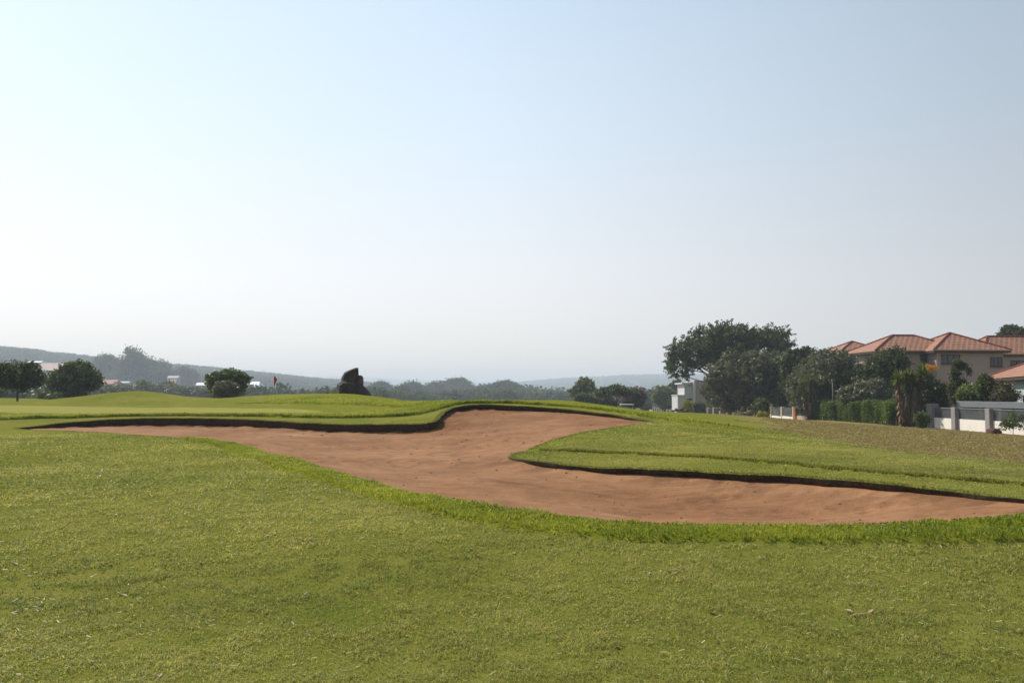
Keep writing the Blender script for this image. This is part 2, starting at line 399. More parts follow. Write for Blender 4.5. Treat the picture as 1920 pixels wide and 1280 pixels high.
# front rough band: from just outside the bunker edge to the mown line
fi = [i for i, p in enumerate(bk) if p[1] < 22.5 and p[3] < 0.035 and p[0] > WX(380, p[1]) and not (p[1] > 15 and p[0] > -2.0)]
gap = sorted(fi, key=lambda i: bk[i][0])
band_top = np.array([[bk[i][0] + bnorm[i][0] * .10, bk[i][1] + bnorm[i][1] * .10] for i in gap])
band = np.concatenate([front_low[:, :2], band_top[::-1]])

def base_h(x, y):
    z = tps(x, y)
    r = np.hypot(x, y)
    z = z + (z * 0 + 0.012 * fbm(x * 0.9, y * 0.9, 3, 3)) * sstep(2, 6, r)
    far = -4.0 + 0.6 * fbm(x * 0.01, y * 0.01, 21, 3)
    w = sstep(150, 280, r)
    return z * (1 - w) + far * w

def rough_mask(x, y):
    """1 in the tall unmown grass; also returns how high the turf steps up"""
    db, sb = seg_dist(x, y, back_line, False); dr, sr = seg_dist(x, y, right_line, False); da, sa = seg_dist(x, y, apron_line, False)
    df, _ = seg_dist(x, y, band, True); inb = inside(x, y, band)
    s1 = np.where(sb > 0, sstep(0.0, 0.06, db), 0); s2 = np.where(sr > 0, sstep(0.0, 0.05, dr), 0)
    s3 = np.where(sa > 0, sstep(0.0, 0.12, da), 0) * sstep(apron_line[0][0] + 0.5, apron_line[0][0] + 7, x)
    s4 = np.where(inb, sstep(0, 0.07, df), 0)
    f1, f2, f3 = np.exp(-db / 2.5), np.exp(-dr / 1.6), np.exp(-da / 2.0)
    step = 0.075 * s1 * f1 + 0.045 * s2 * f2 + 0.09 * s3 * f3 + 0.055 * s4
    rough = np.maximum.reduce([s1 * np.exp(-db / 9.0), s2 * np.exp(-dr / 2.2) * 0.75, s3 * np.exp(-da / 12), s4])
    return rough, step, s4

def near_mask(x, y):  # rough_mask only where it matters
    x = np.asarray(x, float); y = np.asarray(y, float)
    ro, st, s4 = np.zeros(x.shape), np.zeros(x.shape), np.zeros(x.shape)
    m = (np.hypot(x, y) < 85) & (y > 5)
    if m.any(): ro[m], st[m], s4[m] = rough_mask(x[m], y[m])
    return ro, st, s4
def H(x, y):
    x = np.atleast_1d(np.asarray(x, float)); y = np.atleast_1d(np.asarray(y, float))
    return base_h(x, y) + near_mask(x, y)[1]
def h1(x, y): return float(H(x, y)[0])

DRY = np.array([W(u, v, Y)[:2] for u, v, Y in [(1330,775,120),(1320,781,62),(1420,795,45),(1540,818,31),(1650,838,24.5),(1800,862,18.5),(1990,893,14.5),(2400,900,16),(2500,800,60),(1900,790,120)]])
dry_poly = catmull(DRY, 1.5)
def dry_mask(x, y):
    d, _ = seg_dist(x, y, dry_poly, True); s = np.where(inside(x, y, dry_poly), d, -d)
    return sstep(-5.5, 4.5, s)

# ground sheet: polar points plus every drawn edge, triangulated together
rs = [1.2]
while rs[-1] < 6000: rs.append(rs[-1] * (1.022 if rs[-1] < 75 else 1.05 if rs[-1] < 300 else 1.15))
angs = np.concatenate([np.arange(-180, -40, 6), np.arange(-40, 40, 0.45), np.arange(40, 180, 6)]) * math.pi / 180
pp = [(0.0, 0.0)]
for i, r in enumerate(rs):
    a = angs if r < 400 else angs[::3]
    a = a + (0.5 if i % 2 else 0) * math.radians(0.45)
    pp += list(zip(r * np.sin(a), r * np.cos(a)))
pp = np.array(pp)
dbk, _ = seg_dist(pp[:, 0], pp[:, 1], bk, True)
pp = pp[(dbk > 0.07) & ~inside(pp[:, 0], pp[:, 1], bk)]
edges, extra = [], []
def add_line(L, closed):
    s = len(pp) + len(extra); n = len(L)
    extra.extend([(p[0], p[1]) for p in L])
    edges.extend([(s + i, s + (i + 1) % n) for i in range(n if closed else n - 1)])
add_line(bk, True); add_line(grn, True)
def off(L, d):
    L = np.asarray(L)[:, :2]; t = np.gradient(L, axis=0); t /= np.linalg.norm(t, axis=1)[:, None] + 1e-9
    return L + np.stack([-t[:, 1], t[:, 0]], 1) * d
keep = lambda L: L
for L, d in ((front_low, 0.07), (back_line, 0.06), (right_line, 0.05), (apron_line, 0.12)):
    for q in (off(L, 0), off(L, d)):
        dd, _ = seg_dist(q[:, 0], q[:, 1], bk, True); q = q[(dd > 0.04) & ~inside(q[:, 0], q[:, 1], bk)]
        extra.extend([tuple(p) for p in q])
allp = [Vector(p) for p in pp] + [Vector(p) for p in extra]
res = delaunay_2d_cdt(allp, edges, [], 0, 1e-5)
P2 = np.array([(v.x, v.y) for v in res[0]]); T = np.array([f for f in res[2] if len(f) == 3])
cen = P2[T].mean(1)
ins = inside(cen[:, 0], cen[:, 1], bk); ing = inside(cen[:, 0], cen[:, 1], grn)
ro, st, s4 = near_mask(P2[:, 0], P2[:, 1])
PZ = base_h(P2[:, 0], P2[:, 1]) + st
dry = dry_mask(P2[:, 0], P2[:, 1])
P3 = np.column_stack([P2, PZ])
struct(mesh_np('ground', P3, T[~ins & ~ing], M['ground'], smooth=True, attrs={'rough': ro, 'dry': dry}))
gi = np.unique(T[ing]); mp = np.full(len(P3), -1); mp[gi] = np.arange(len(gi))
struct(mesh_np('putting_green', P3[gi], mp[T[ing]], M['green_turf'], smooth=True))

# turf lip: undercut band of soil below the bunker edge
zt = H(bk[:, 0], bk[:, 1]); nb = len(bk)
lip = bk[:, 3]
rows = [np.column_stack([bk[:, :2], zt])]
for f, o_ in ((0.25, 0.01), (0.6, 0.05), (1.0, 0.09)):
    wob = 0.03 * fbm(np.arange(nb) * 0.6, np.full(nb, f * 7), 31, 3)
    rows.append(np.column_stack([bk[:, :2] + bnorm * (o_ * np.clip(lip / .1, .3, 1.6) + wob * np.clip(lip / .1, 0, 1))[:, None], zt - (lip * .75 + 0.12) * f]))
LV = np.concatenate(rows); LF = []
for k in range(3):
    for i in range(nb):
        j = (i + 1) % nb; LF.append((k * nb + i, k * nb + j, (k + 1) * nb + j, (k + 1) * nb + i))
struct(mesh_np('bunker_lip', LV, LF, M['soil'], smooth=True))

# sand
SC = [(x, y, z) for x, y, z in zip(bk[::6, 0], bk[::6, 1], (zt - lip_mean)[::6])]
for u, v, Y in [(200,802,29.5),(340,812,28),(450,808,29),(500,822,25),(500,841,20.5),(600,812,27.5),(600,835,22.5),(600,858,18.5),(700,815,26.8),(700,832,23),(700,852,19.8),(700,882,16.2),(780,815,26.6),
 (850,786,29.8),(900,772,32.5),(900,781,31),(900,793,28.8),(900,812,25.5),(860,812,26),(900,842,20.8),(900,872,16.8),(900,902,14.1),(900,930,12.2),
 (1000,775,31.5),(1000,790,28.5),(1000,812,24.2),(960,835,21),(1100,780,29.8),(1100,795,26),(1160,790,27.5),(800,850,20),(800,885,15.8),(800,910,13.6),
 (1000,882,15.9),(1000,902,14.5),(1000,930,12.8),(1000,955,11.3),(1100,910,14.1),(1100,935,13.0),(1100,962,11.3),
 (1200,905,14.25),(1200,930,13.55),(1200,955,12.6),(1200,970,11.65),(1200,983,10.6),
 (1350,915,13.6),(1350,940,12.9),(1350,960,12.1),(1350,975,11.2),(1350,987,10.4),
 (1500,930,12.85),(1500,955,12.15),(1500,974,11.3),(1500,986,10.45),(1650,942,12.0),(1650,962,11.3),(1650,978,10.4),
 (1800,950,11.0),(1800,966,10.35),(1920,957,10.15)]: SC.append(W(u, v, Y))
stps = TPS(SC, 0.01)
sr_ = 8.9 * 1.005 ** np.arange(0, 278); sa_ = np.radians(np.arange(-33, 37, 0.16))
RR, AA = np.meshgrid(sr_, sa_, indexing='ij')
SX, SY = RR * np.sin(AA), RR * np.cos(AA)
sdist, _ = seg_dist(SX, SY, bk, True); sin_ = inside(SX, SY, bk)
sgn = np.where(sin_, sdist, -sdist)
SZ = stps(SX, SY)
nl = np.zeros(SX.shape); mnear = (sgn > -0.4) & (sgn < 1.2)
qx = np.stack([SX[mnear], SY[mnear]], 1); lo_ = np.empty(len(qx)); ar_ = np.empty(len(qx)); arc = np.zeros(SX.shape)
for i in range(0, len(qx), 8000):
    ii_ = ((qx[i:i + 8000, None, :] - bk[None, :, :2]) ** 2).sum(-1).argmin(1); lo_[i:i + 8000] = lip[ii_]; ar_[i:i + 8000] = ii_ * 0.17
nl[mnear] = lo_
arc[mnear] = ar_
bank = np.where(nl > 0.27, 0.22, 0.12) * nl * np.exp(-np.clip(sgn, 0, 9) / (0.05 + 0.45 * nl)) * (1 + 0.12 * fbm(SX * 2.2, SY * 2.2, 58, 3))
SZ = SZ + bank
relief = 0.014 * fbm(SX * 1.3, SY * 1.3, 41, 3) + 0.011 * fbm(SX * 5, SY * 5, 45, 4) + 0.016 * np.maximum(0, fbm(SX * 0.8 + 4, SY * 2.6, 48, 3))
relief += 0.014 * (1 - sstep(0.1, 1.3, sgn)) * fbm(SX * 4.5, SY * 4.5, 57, 3) * (SY > 12.0)      # crumbled sand under the lip
relief += 0.008 * fbm(arc * 8.0, sgn * 0.8, 66, 3) * (nl > 0.04) * np.exp(-np.clip(sgn, 0, 9) / 0.9) * sstep(0, .1, sgn)      # runnels down the banks
relief += 0.012 * np.sin(sgn * 21 + 2.5 * fbm(SX * .5, SY * .5, 67, 2)) * sstep(0.6, 1.4, sgn) * np.clip(fbm(SX * .35, SY * .35, 68, 2) + .3, 0, 1)      # rake lines
fps = np.random.default_rng(31)
for k in range(46):                                   # footprints in wandering rows
    cx_, cy_ = W(fps.uniform(250, 1750), 840, fps.uniform(11, 31))[:2]; dr = fps.uniform(-.6, .6); hd = fps.uniform(-.5, 3.6)
    for j in range(8):
        cx_ += .36 * math.cos(hd); cy_ += .36 * math.sin(hd); hd += dr * .12; s_ = .09 * (1 if j % 2 else -1)
        fx0, fy0 = cx_ - s_ * math.sin(hd), cy_ + s_ * math.cos(hd)
        q = ((SX - fx0) ** 2 + (SY - fy0) ** 2) / .012
        relief += np.where(q < 9, -0.042 * np.exp(-q) + 0.016 * np.exp(-(q - 1.8) ** 2), 0)
SZ = SZ + relief * sstep(0.0, 0.18, sgn) * np.where(SY < 17, 0.55, 1.0)
hb = base_h(SX, SY) + near_mask(SX, SY)[1] * 0
SZ = np.where(sgn < 0.02, np.minimum(SZ, hb - 0.03 - np.clip(-sgn, 0, 1) * 0.6), np.minimum(SZ, hb - 0.012))
nr, na = SX.shape
idx = np.arange(nr * na).reshape(nr, na)
Q = np.stack([idx[:-1, :-1], idx[1:, :-1], idx[1:, 1:], idx[:-1, 1:]], -1).reshape(-1, 4)
qm = (sgn.ravel()[Q].max(1) > -0.3)
Q = Q[qm][:, ::-1]
uq = np.unique(Q); mp = np.full(nr * na, -1); mp[uq] = np.arange(len(uq))
nearb = (sgn > 0) & (sgn < 1.2) & (nl > 0.04)
streak = 0.5 + np.where(nearb, 0.75 * fbm(arc * 3.2, sgn * 0.7, 71, 3) * np.exp(-np.clip(sgn, 0, 9) / 0.8) - 0.12 * np.exp(-np.clip(sgn, 0, 9) / 0.25), 0)
rk = fbm(SX * .5, SY * .5, 72, 3); rk2 = np.abs(((sgn * 1.15 + 0.9 * rk) % 1.0) - 0.5)            # broad arcs left by a rake
streak = np.clip(streak - 0.42 * sstep(0.38, 0.49, rk2) * np.clip(fbm(SX * .7, SY * .7, 73, 2) + 0.35, 0, 1) + 0.22 * fbm(SX * 2.5, SY * 2.5, 74, 4), 0, 1)
damp_shade = np.clip(sstep(0.10, 0.42, hb - SZ) + 0.35 * fbm(SX * .45, SY * .45, 69, 3) + 0.5 * sstep(22, 27, SY) * sstep(-4.5, -2.5, SX), 0, 1.3)  # damp low sand with random patches; the back lobe's shade is painted in too
struct(mesh_np('bunker_sand', np.column_stack([SX.ravel(), SY.ravel(), SZ.ravel()])[uq], mp[Q], M['sand'], smooth=True, attrs={'damp_shade': damp_shade.ravel()[uq], 'streak': streak.ravel()[uq]}))
def sand_h(x, y): return stps(np.atleast_1d(x), np.atleast_1d(y))

gC = np.random.default_rng(33); kk = gC.integers(0, len(uq), 420); cp_ = np.column_stack([SX.ravel(), SY.ravel(), SZ.ravel()])[uq][kk]
cs = sgn.ravel()[uq][kk]; kp = (cs > 0.03) & ((gC.uniform(size=420) < 0.33) | ((cs < 0.8) & (gC.uniform(size=420) < 0.8))); cp_ = cp_[kp]; nC = len(cp_)
oc = np.array([(1,0,0),(0,1,0),(-1,0,0),(0,-1,0),(0,0,1),(0,0,-1)], float); of = np.array([(0,1,4),(1,2,4),(2,3,4),(3,0,4),(1,0,5),(2,1,5),(3,2,5),(0,3,5)])
rC = (0.004 + 0.0008 * cp_[:, 1]) * gC.uniform(.5, 1.5, nC)
CV = cp_[:, None, :] + (oc[None] * gC.uniform(.6, 1.3, (nC, 6, 1))) * rC[:, None, None] * np.array([1.3, 1.1, .7])
stuff(mesh_np('soil_crumbs', CV.reshape(-1, 3), (np.arange(nC)[:, None, None] * 6 + of[None]).reshape(-1, 3), M['soil']))

# ------------------------------------------------------------------ grass blades
def blades(name, x, y, z, hgt, wid, lean, mat, tint, wind=(0.0, 0.0)):
    n = len(x); a = rng.uniform(0, 2 * math.pi, n)
    b = rng.uniform(0, 2 * math.pi, n)
    dx, dy = np.cos(a) * wid / 2, np.sin(a) * wid / 2
    ln = lean * rng.uniform(0.3, 1.3, n) * hgt
    tx, ty = np.cos(b) * ln + wind[0] * hgt, np.sin(b) * ln + wind[1] * hgt
    V = np.empty((n, 5, 3))
    V[:, 0] = np.column_stack([x - dx, y - dy, z - 0.01]); V[:, 1] = np.column_stack([x + dx, y + dy, z - 0.01])
    mx, my, mz = x + tx * 0.35, y + ty * 0.35, z + hgt * 0.62
    V[:, 2] = np.column_stack([mx + dx * .8, my + dy * .8, mz]); V[:, 3] = np.column_stack([mx - dx * .8, my - dy * .8, mz])
    V[:, 4] = np.column_stack([x + tx, y + ty, z + hgt * max(0.35, 1 - 0.25 * lean)])
    k = np.arange(n)[:, None] * 5
    Fc = np.concatenate([k + np.array([[0, 1, 2]]), k + np.array([[0, 2, 3]]), k + np.array([[3, 2, 4]])])
    return stuff(mesh_np(name, V.reshape(-1, 3), Fc, mat, tint=np.concatenate([tint] * 3)))

def wedge(r0, r1, n, a0=-45, a1=45):
    a = np.radians(rng.uniform(a0, a1, n)); r = np.sqrt(rng.uniform(r0 ** 2, r1 ** 2, n))
    return r * np.sin(a), r * np.cos(a)
def outside_bunker(x, y, d=0.0):
    o = ~inside(x, y, bk)
    if d:
        dd, _ = seg_dist(x, y, bk, True); o &= dd > d
    return o

# mown fairway: short blades, fewer and wider with distance
fx, fy, fh, fw = [], [], [], []
for r0, r1, dens, hh, ww in ((3.2, 5.5, 9000, .026, .0042), (5.5, 8, 6500, .026, .0052), (8, 12, 3400, .026, .0075), (12, 18, 1500, .026, .012), (18, 30, 480, .026, .020)):
    n = int(dens * (r1 ** 2 - r0 ** 2) * math.radians(90) / 2)
    x, y = wedge(r0, r1, n); m = outside_bunker(x, y)
    x, y = x[m], y[m]
    fx.append(x); fy.append(y); fh.append(np.full(len(x), hh)); fw.append(np.full(len(x), ww))
fx, fy, fh, fw = map(np.concatenate, (fx, fy, fh, fw))
ro, st, s4 = near_mask(fx, fy)
m = s4 < 0.5
fx, fy, fh, fw, st, ro = fx[m], fy[m], fh[m], fw[m], st[m], ro[m]
patch = fbm(fx * 0.55, fy * 0.55, 61, 4); tuft = fbm(fx * 5, fy * 5, 65, 3)
keepm = rng.uniform(size=len(fx)) < np.clip(0.75 + 0.45 * tuft + 0.2 * patch, 0.15, 1)
fx, fy, fh, fw, st, patch, tuft = [q[keepm] for q in (fx, fy, fh, fw, st, patch, tuft)]
dcl, _ = seg_dist(fx, fy, bk, True); mc = np.where((dcl < 2.2) & ((fy > 17) | ((fx > 0) & (fy > 11.0))))[0]
nidx = np.array([((bk[:, 0] - fx[q]) ** 2 + (bk[:, 1] - fy[q]) ** 2).argmin() for q in mc], int) if len(mc) else np.zeros(0, int)
collar = np.zeros(len(fx)); collar[mc] = (lip[nidx] > 0.04) * (1 - sstep(1.0, 2.2, dcl[mc]))
_, sr_side = seg_dist(fx, fy, right_line, False); collar *= np.where((fx > 0.5) & (sr_side > 0), 0.2, 1.0)
tint = np.clip(0.36 + 0.30 * patch + 0.14 * tuft + 0.24 * rng.normal(size=len(fx)), 0, 0.95)
straw = rng.uniform(size=len(fx)) < 0.05 * (1 + patch); tint[straw] = 1.0
hgt = fh * rng.uniform(0.5, 1.25, len(fx)) * (1 + 0.5 * np.clip(tuft, -0.5, 1)) * (1 - 0.5 * collar)
blades('fairway_grass', fx, fy, base_h(fx, fy) + st, hgt, fw * rng.uniform(0.7, 1.3, len(fx)), 2.1, M['fairway_blade'], tint)

nL = 150; x, y = wedge(4.6, 16, nL); xc = np.array([W(562, 1012, 8.6)[:2], W(1792, 1020, 8.25)[:2], W(1245, 1075, 7.4)[:2], W(1620, 1160, 6.3)[:2]])
x = np.concatenate([x] + [c_[0] + rng.normal(size=9) * .10 for c_ in xc]); y = np.concatenate([y] + [c_[1] + rng.normal(size=9) * .07 for c_ in xc])
m = outside_bunker(x, y, .1); x, y = x[m], y[m]; nL = len(x); zL = H(x, y) + rng.uniform(.006, .022, nL); aL = rng.uniform(0, 6.28, nL); sL = rng.uniform(.008, .022, nL) * (1 + .03 * y)
ux, uy = np.cos(aL) * sL * 1.6, np.sin(aL) * sL * 1.6; vx_, vy_ = -np.sin(aL) * sL * .7, np.cos(aL) * sL * .7; tz = rng.normal(size=nL) * .010
LVv = np.stack([np.column_stack([x - ux, y - uy, zL - tz]), np.column_stack([x + vx_, y + vy_, zL + .006]), np.column_stack([x + ux, y + uy, zL + tz]), np.column_stack([x - vx_, y - vy_, zL + .006])], 1).reshape(-1, 3)
M['litter'] = leaf_mat('litter', (0.13, 0.065, 0.03), (0.42, 0.31, 0.19), 0.15)
stuff(mesh_np('leaf_litter', LVv, np.arange(nL * 4).reshape(-1, 4), M['litter'], tint=rng.uniform(0, 1, nL)))

nK = 14000; x, y = wedge(4.2, 17, nK); m = outside_bunker(x, y, .1) & (fbm(x * .6, y * .6, 95, 3) + rng.uniform(-.6, .6, nK) > 0.05); x, y = x[m], y[m]; nK = len(x)
zK = base_h(x, y) + near_mask(x, y)[1] + rng.uniform(.008, .018, nK); aK = rng.normal(0, .7, nK); lK = rng.uniform(.008, .024, nK); wK = (.0010 + .00022 * y) * rng.uniform(.7, 1.4, nK); dz = rng.normal(size=nK) * .006
ux, uy, vx_, vy_ = np.cos(aK) * lK, np.sin(aK) * lK, -np.sin(aK) * wK, np.cos(aK) * wK
KV = np.stack([np.column_stack([x - ux - vx_, y - uy - vy_, zK - dz]), np.column_stack([x + ux - vx_, y + uy - vy_, zK + dz]), np.column_stack([x + ux + vx_, y + uy + vy_, zK + dz + .002]), np.column_stack([x - ux + vx_, y - uy + vy_, zK - dz + .002])], 1).reshape(-1, 3)
M['clipping'] = leaf_mat('clipping', (0.20, 0.18, 0.06), (0.46, 0.41, 0.21), 0.2)
stuff(mesh_np('grass_clippings', KV, np.arange(nK * 4).reshape(-1, 4), M['clipping'], tint=np.clip(rng.normal(.5, .3, nK), 0, 1)))

# tall grass along the front of the bunker
bx0, bx1, by0, by1 = band[:, 0].min(), band[:, 0].max(), band[:, 1].min(), band[:, 1].max()
n = 420000; x = rng.uniform(bx0, bx1, n); y = rng.uniform(by0, by1, n)
m = inside(x, y, band); x, y = x[m], y[m]
dd, _ = seg_dist(x, y, band, True)
tuft = fbm(x * 4, y * 4, 71, 3)
big_ = fbm(x * .9, y * .9, 76, 3)
db_, _ = seg_dist(x, y, bk, True); rimw = 0.06 + 0.16 * sstep(2.5, 6, x) + 0.10 * (fbm(x * 1.5, y * 1.5, 78, 2) + .3)
hgt = (0.040 + 0.026 * tuft + 0.014 * big_) * rng.uniform(0.45, 1.25, len(x)) * (0.3 + 0.7 * sstep(rimw, rimw + .12, db_))
tint = np.clip(0.50 + 0.24 * fbm(x * .8, y * .8, 75, 3) + 0.12 * tuft + 0.2 * rng.normal(size=len(x)) - 0.22 * sstep(-1, 5, x), 0, 1)
blades('rough_grass', x, y, H(x, y), hgt, (0.006 + 0.0006 * np.hypot(x, y)) * rng.uniform(.7, 1.3, len(x)), 1.0, M['rough_blade'], tint)

# unmown grass behind the bunker and on the right-hand mound
def line_rough(L, depth, n, hh, seed):
    i = rng.integers(0, len(L) - 1, n); t = rng.uniform(size=n)
    d = depth * rng.uniform(size=n) ** 1.6
    Lo = off(L, 1.0); nn = Lo - L[:, :2]
    p = L[i, :2] * (1 - t)[:, None] + L[i + 1, :2] * t[:, None] + nn[i] * (d + 0.02)[:, None]
    x, y = p[:, 0], p[:, 1]
    m = outside_bunker(x, y, 0.05) & ~inside(x, y, grn); x, y, d = x[m], y[m], d[m]
    hgt = hh * rng.uniform(0.5, 1.2, len(x)) * (1 + .4 * fbm(x * 3, y * 3, seed, 2))
    tint = np.clip(0.55 + 0.2 * fbm(x * .6, y * .6, seed + 2, 3) + 0.2 * rng.normal(size=len(x)), 0, 1)
    return x, y, hgt, tint
parts = [line_rough(back_line, 4.5, 90000, .075, 81), line_rough(apron_line, 3.0, 12000, .10, 83)]
x, y, hgt, tint = [np.concatenate(q) for q in zip(*parts)]
blades('rough_grass', x, y, H(x, y), hgt, 0.028 * rng.uniform(.6, 1.3, len(x)), 0.7, M['rough_blade'], tint)
x, y, hgt, tint = line_rough(right_line, 6.0, 150000, .040, 85)
blades('rough_grass', x, y, H(x, y), hgt, 0.010 * rng.uniform(.6, 1.3, len(x)), 1.3, M['fairway_blade'], tint)
# ragged turf over the lip
i = rng.integers(0, nb, 30000); x = bk[i, 0] + bnorm[i, 0] * rng.uniform(-.01, .12, len(i)) + rng.normal(size=len(i)) * .05; y = bk[i, 1] + bnorm[i, 1] * rng.uniform(-.01, .12, len(i)) + rng.normal(size=len(i)) * .05
m = outside_bunker(x, y); x, y, i = x[m], y[m], i[m]
blades('collar_grass', x, y, H(x, y), 0.032 * rng.uniform(.3, 1.2, len(x)) * np.clip(lip[i] / .1, .5, 1.2), (0.004 + 0.0007 * np.hypot(x, y)), 1.1, M['collar_blade'], np.clip(rng.normal(.5, .25, len(x)), 0, 1))
# dry stalks over the dry fairway on the right
n = 120000; a = np.radians(rng.uniform(8, 36, n)); r = np.exp(rng.uniform(math.log(14), math.log(75), n)); x, y = r * np.sin(a), r * np.cos(a)
m = (dry_mask(x, y) + 0.35 * fbm(x * .5, y * .5, 91, 3)) > 0.55; x, y = x[m], y[m]
blades('dry_grass', x, y, H(x, y), 0.05 * rng.uniform(.4, 1.3, len(x)), 0.0013 * np.hypot(x, y), 0.9, M['dry_blade'], np.clip(rng.normal(.45, .25, len(x)), 0, 1))


# ------------------------------------------------------------------ foliage and rock builders
def leaf_cloud(blobs, n_clump, per, size, crad, seed, shell=0.55, aspect=1.6, up=0.0, outward=0.0, gap=0.0, spray=0.0):
    """leaf quads gathered in clumps through the volume of some ellipsoids (cx, cy, cz, rx, ry, rz)"""
    g = np.random.default_rng(seed)
    B = np.array(blobs, float)
    vol = (B[:, 3] * B[:, 4] * B[:, 5]) ** 0.67; k = g.choice(len(B), n_clump, p=vol / vol.sum())
    d = g.normal(size=(n_clump, 3)); d /= np.linalg.norm(d, axis=1)[:, None]
    r = shell + (1.03 - shell) * g.uniform(size=n_clump) ** 0.7
    r *= 1 + 0.24 * fbm(d[:, 0] * 2.3 + k * 3.1, d[:, 2] * 2.3 + d[:, 1] * 1.7, seed, 3)
    cc = B[k, :3] + d * r[:, None] * B[k, 3:]
    if gap:
        keepc = fbm(cc[:, 0] * gap + 3, cc[:, 2] * gap + cc[:, 1] * gap * .7, seed + 5, 2) > -0.45
        cc, d, k = cc[keepc], d[keepc], k[keepc]
    n = len(cc); ctint = np.clip(g.normal(0.45, 0.2, n), 0, 1)
    m = n * per
    ci = np.repeat(np.arange(n), per)
    off_ = g.normal(size=(m, 3)) * crad; off_[:, 2] *= 0.7
    if spray:      # leaves strung along short twigs that reach outwards
        tw = d * .8 + g.normal(size=d.shape) * .45 + np.array([0, 0, .45]); tw /= np.linalg.norm(tw, axis=1)[:, None]
        off_ = off_ * .45 + tw[ci] * (g.uniform(-.3, 1, m) * spray)[:, None]
    p = cc[ci] + off_
    nrm = g.normal(size=(m, 3)); nrm[:, 2] += up; nrm += outward * d[ci]
    nrm /= np.linalg.norm(nrm, axis=1)[:, None]
    a = np.cross(nrm, g.normal(size=(m, 3))); a /= np.linalg.norm(a, axis=1)[:, None] + 1e-9
    b = np.cross(nrm, a)
    sz = size * g.uniform(0.55, 1.35, m)[:, None]
    a, b = a * sz * aspect * 0.5, b * sz * 0.5
    V = np.stack([p - a, p - b * 0.8 + a * .1, p + a, p + b * 0.8 + a * .1], 1).reshape(-1, 3)
    Fc = np.arange(m * 4).reshape(-1, 4)
    t = np.clip(ctint[ci] + g.normal(0, 0.13, m), 0, 1)
    return V, Fc, t

def blob_set(w, d, h, n, seed, kind='bushy'):
    g = np.random.default_rng(seed); out = []
    if kind == 'round': out = [(0, 0, h / 2, w / 2, d / 2, h / 2)] + [(g.uniform(-.3, .3) * w, g.uniform(-.3, .3) * d, h * g.uniform(.45, .75), w * .22, d * .22, h * .24) for _ in range(n)]
    elif kind == 'ball': out = [(0, 0, h / 2, w / 2, d / 2, h / 2)]
    elif kind == 'bushy':
        out = [(0, 0, h * .45, w * .36, d * .36, h * .42)]
        for i in range(n):
            a = 2 * math.pi * i / n + g.uniform(-.3, .3); z = g.uniform(.2, .75)
            rr = math.sqrt(max(0.1, 1 - (2 * z - 1) ** 2)) * g.uniform(.5, .72); s = g.uniform(.16, .27)
            out.append((math.cos(a) * rr * w / 2, math.sin(a) * rr * d / 2, h * z, w * s, d * s, h * s * .95))
        for i in range(max(2, n // 3)): out.append((g.uniform(-.2, .2) * w, g.uniform(-.2, .2) * d, h * g.uniform(.74, .84), w * .16, d * .16, h * .17))
    elif kind == 'umbrella':
        for i in range(n):
            a = 2 * math.pi * i / n * 1.618; rr = math.sqrt((i + .5) / n) * .82
            z = h * (0.80 - 0.55 * rr ** 2 + g.uniform(-.09, .07)); s = g.uniform(.13, .2)
            out.append((math.cos(a) * rr * w / 2, math.sin(a) * rr * d / 2, z, w * s, d * s, h * g.uniform(.13, .2)))
    elif kind == 'column':
        for i in range(n):
            z = (i + .5) / n; out.append((g.uniform(-.1, .1) * w, g.uniform(-.1, .1) * d, h * z, w * .5 * (1 - .75 * z) + .08 * w, d * .5 * (1 - .75 * z) + .08 * d, h * .8 / n + .05 * h))
    return out

def make_trunk(root, hgt, rad, blobs, zc, mat, seed, limbs=6, below=0.4, fork=0.5):
    g = random.Random(seed); bm = bmesh.new()
    lean = Vector((g.uniform(-.06, .06), g.uniform(-.06, .06), 0)) * hgt
    top = Vector((0, 0, hgt)) + lean
    tube(bm, [(0, 0, -below), (0, 0, 0.03 * hgt), lean * .4 + Vector((0, 0, hgt * .5)), top], [rad * 1.35, rad * 1.05, rad * .85, rad * .6], 8)
    bl = sorted(blobs, key=lambda b: -(abs(b[0]) + abs(b[1]) + b[5]))[:limbs]
    for b in bl:
        s = lean * fork + Vector((0, 0, hgt * (fork + g.uniform(0, .45)))); e = Vector((b[0], b[1], b[2] + zc))
        mid = s.lerp(e, .5) + Vector((g.uniform(-.1, .1) * hgt, g.uniform(-.1, .1) * hgt, g.uniform(.0, .12) * hgt))
        tube(bm, [s, mid, e], [rad * .5, rad * .3, rad * .1], 6)
    return obj_bm('trunk', bm, mat, root, smooth=True)

M['bark'] = simple('bark', (0.075, 0.058, 0.045), 0.95, 0.4, 3.0, 0.8)
M['bark_pale'] = simple('bark_pale', (0.20, 0.17, 0.13), 0.95, 0.35, 3.0, 0.6)
M['leaf_dark'] = leaf_mat('leaf_dark', (0.020, 0.032, 0.012), (0.120, 0.140, 0.055), 0.36)
M['leaf_acacia'] = leaf_mat('leaf_acacia', (0.020, 0.036, 0.013), (0.130, 0.160, 0.056), 0.40)
M['leaf_pale'] = leaf_mat('leaf_pale', (0.060, 0.075, 0.032), (0.240, 0.250, 0.120), 0.35)
M['leaf_grey'] = leaf_mat('leaf_grey', (0.042, 0.050, 0.028), (0.185, 0.190, 0.108), 0.38)
M['leaf_olive'] = leaf_mat('leaf_olive', (0.045, 0.055, 0.032), (0.215, 0.215, 0.140), 0.30)
M['leaf_green'] = leaf_mat('leaf_green', (0.028, 0.050, 0.014), (0.140, 0.175, 0.052), 0.38)
M['leaf_hedge'] = leaf_mat('leaf_hedge', (0.035, 0.058, 0.010), (0.125, 0.180, 0.028), 0.40)
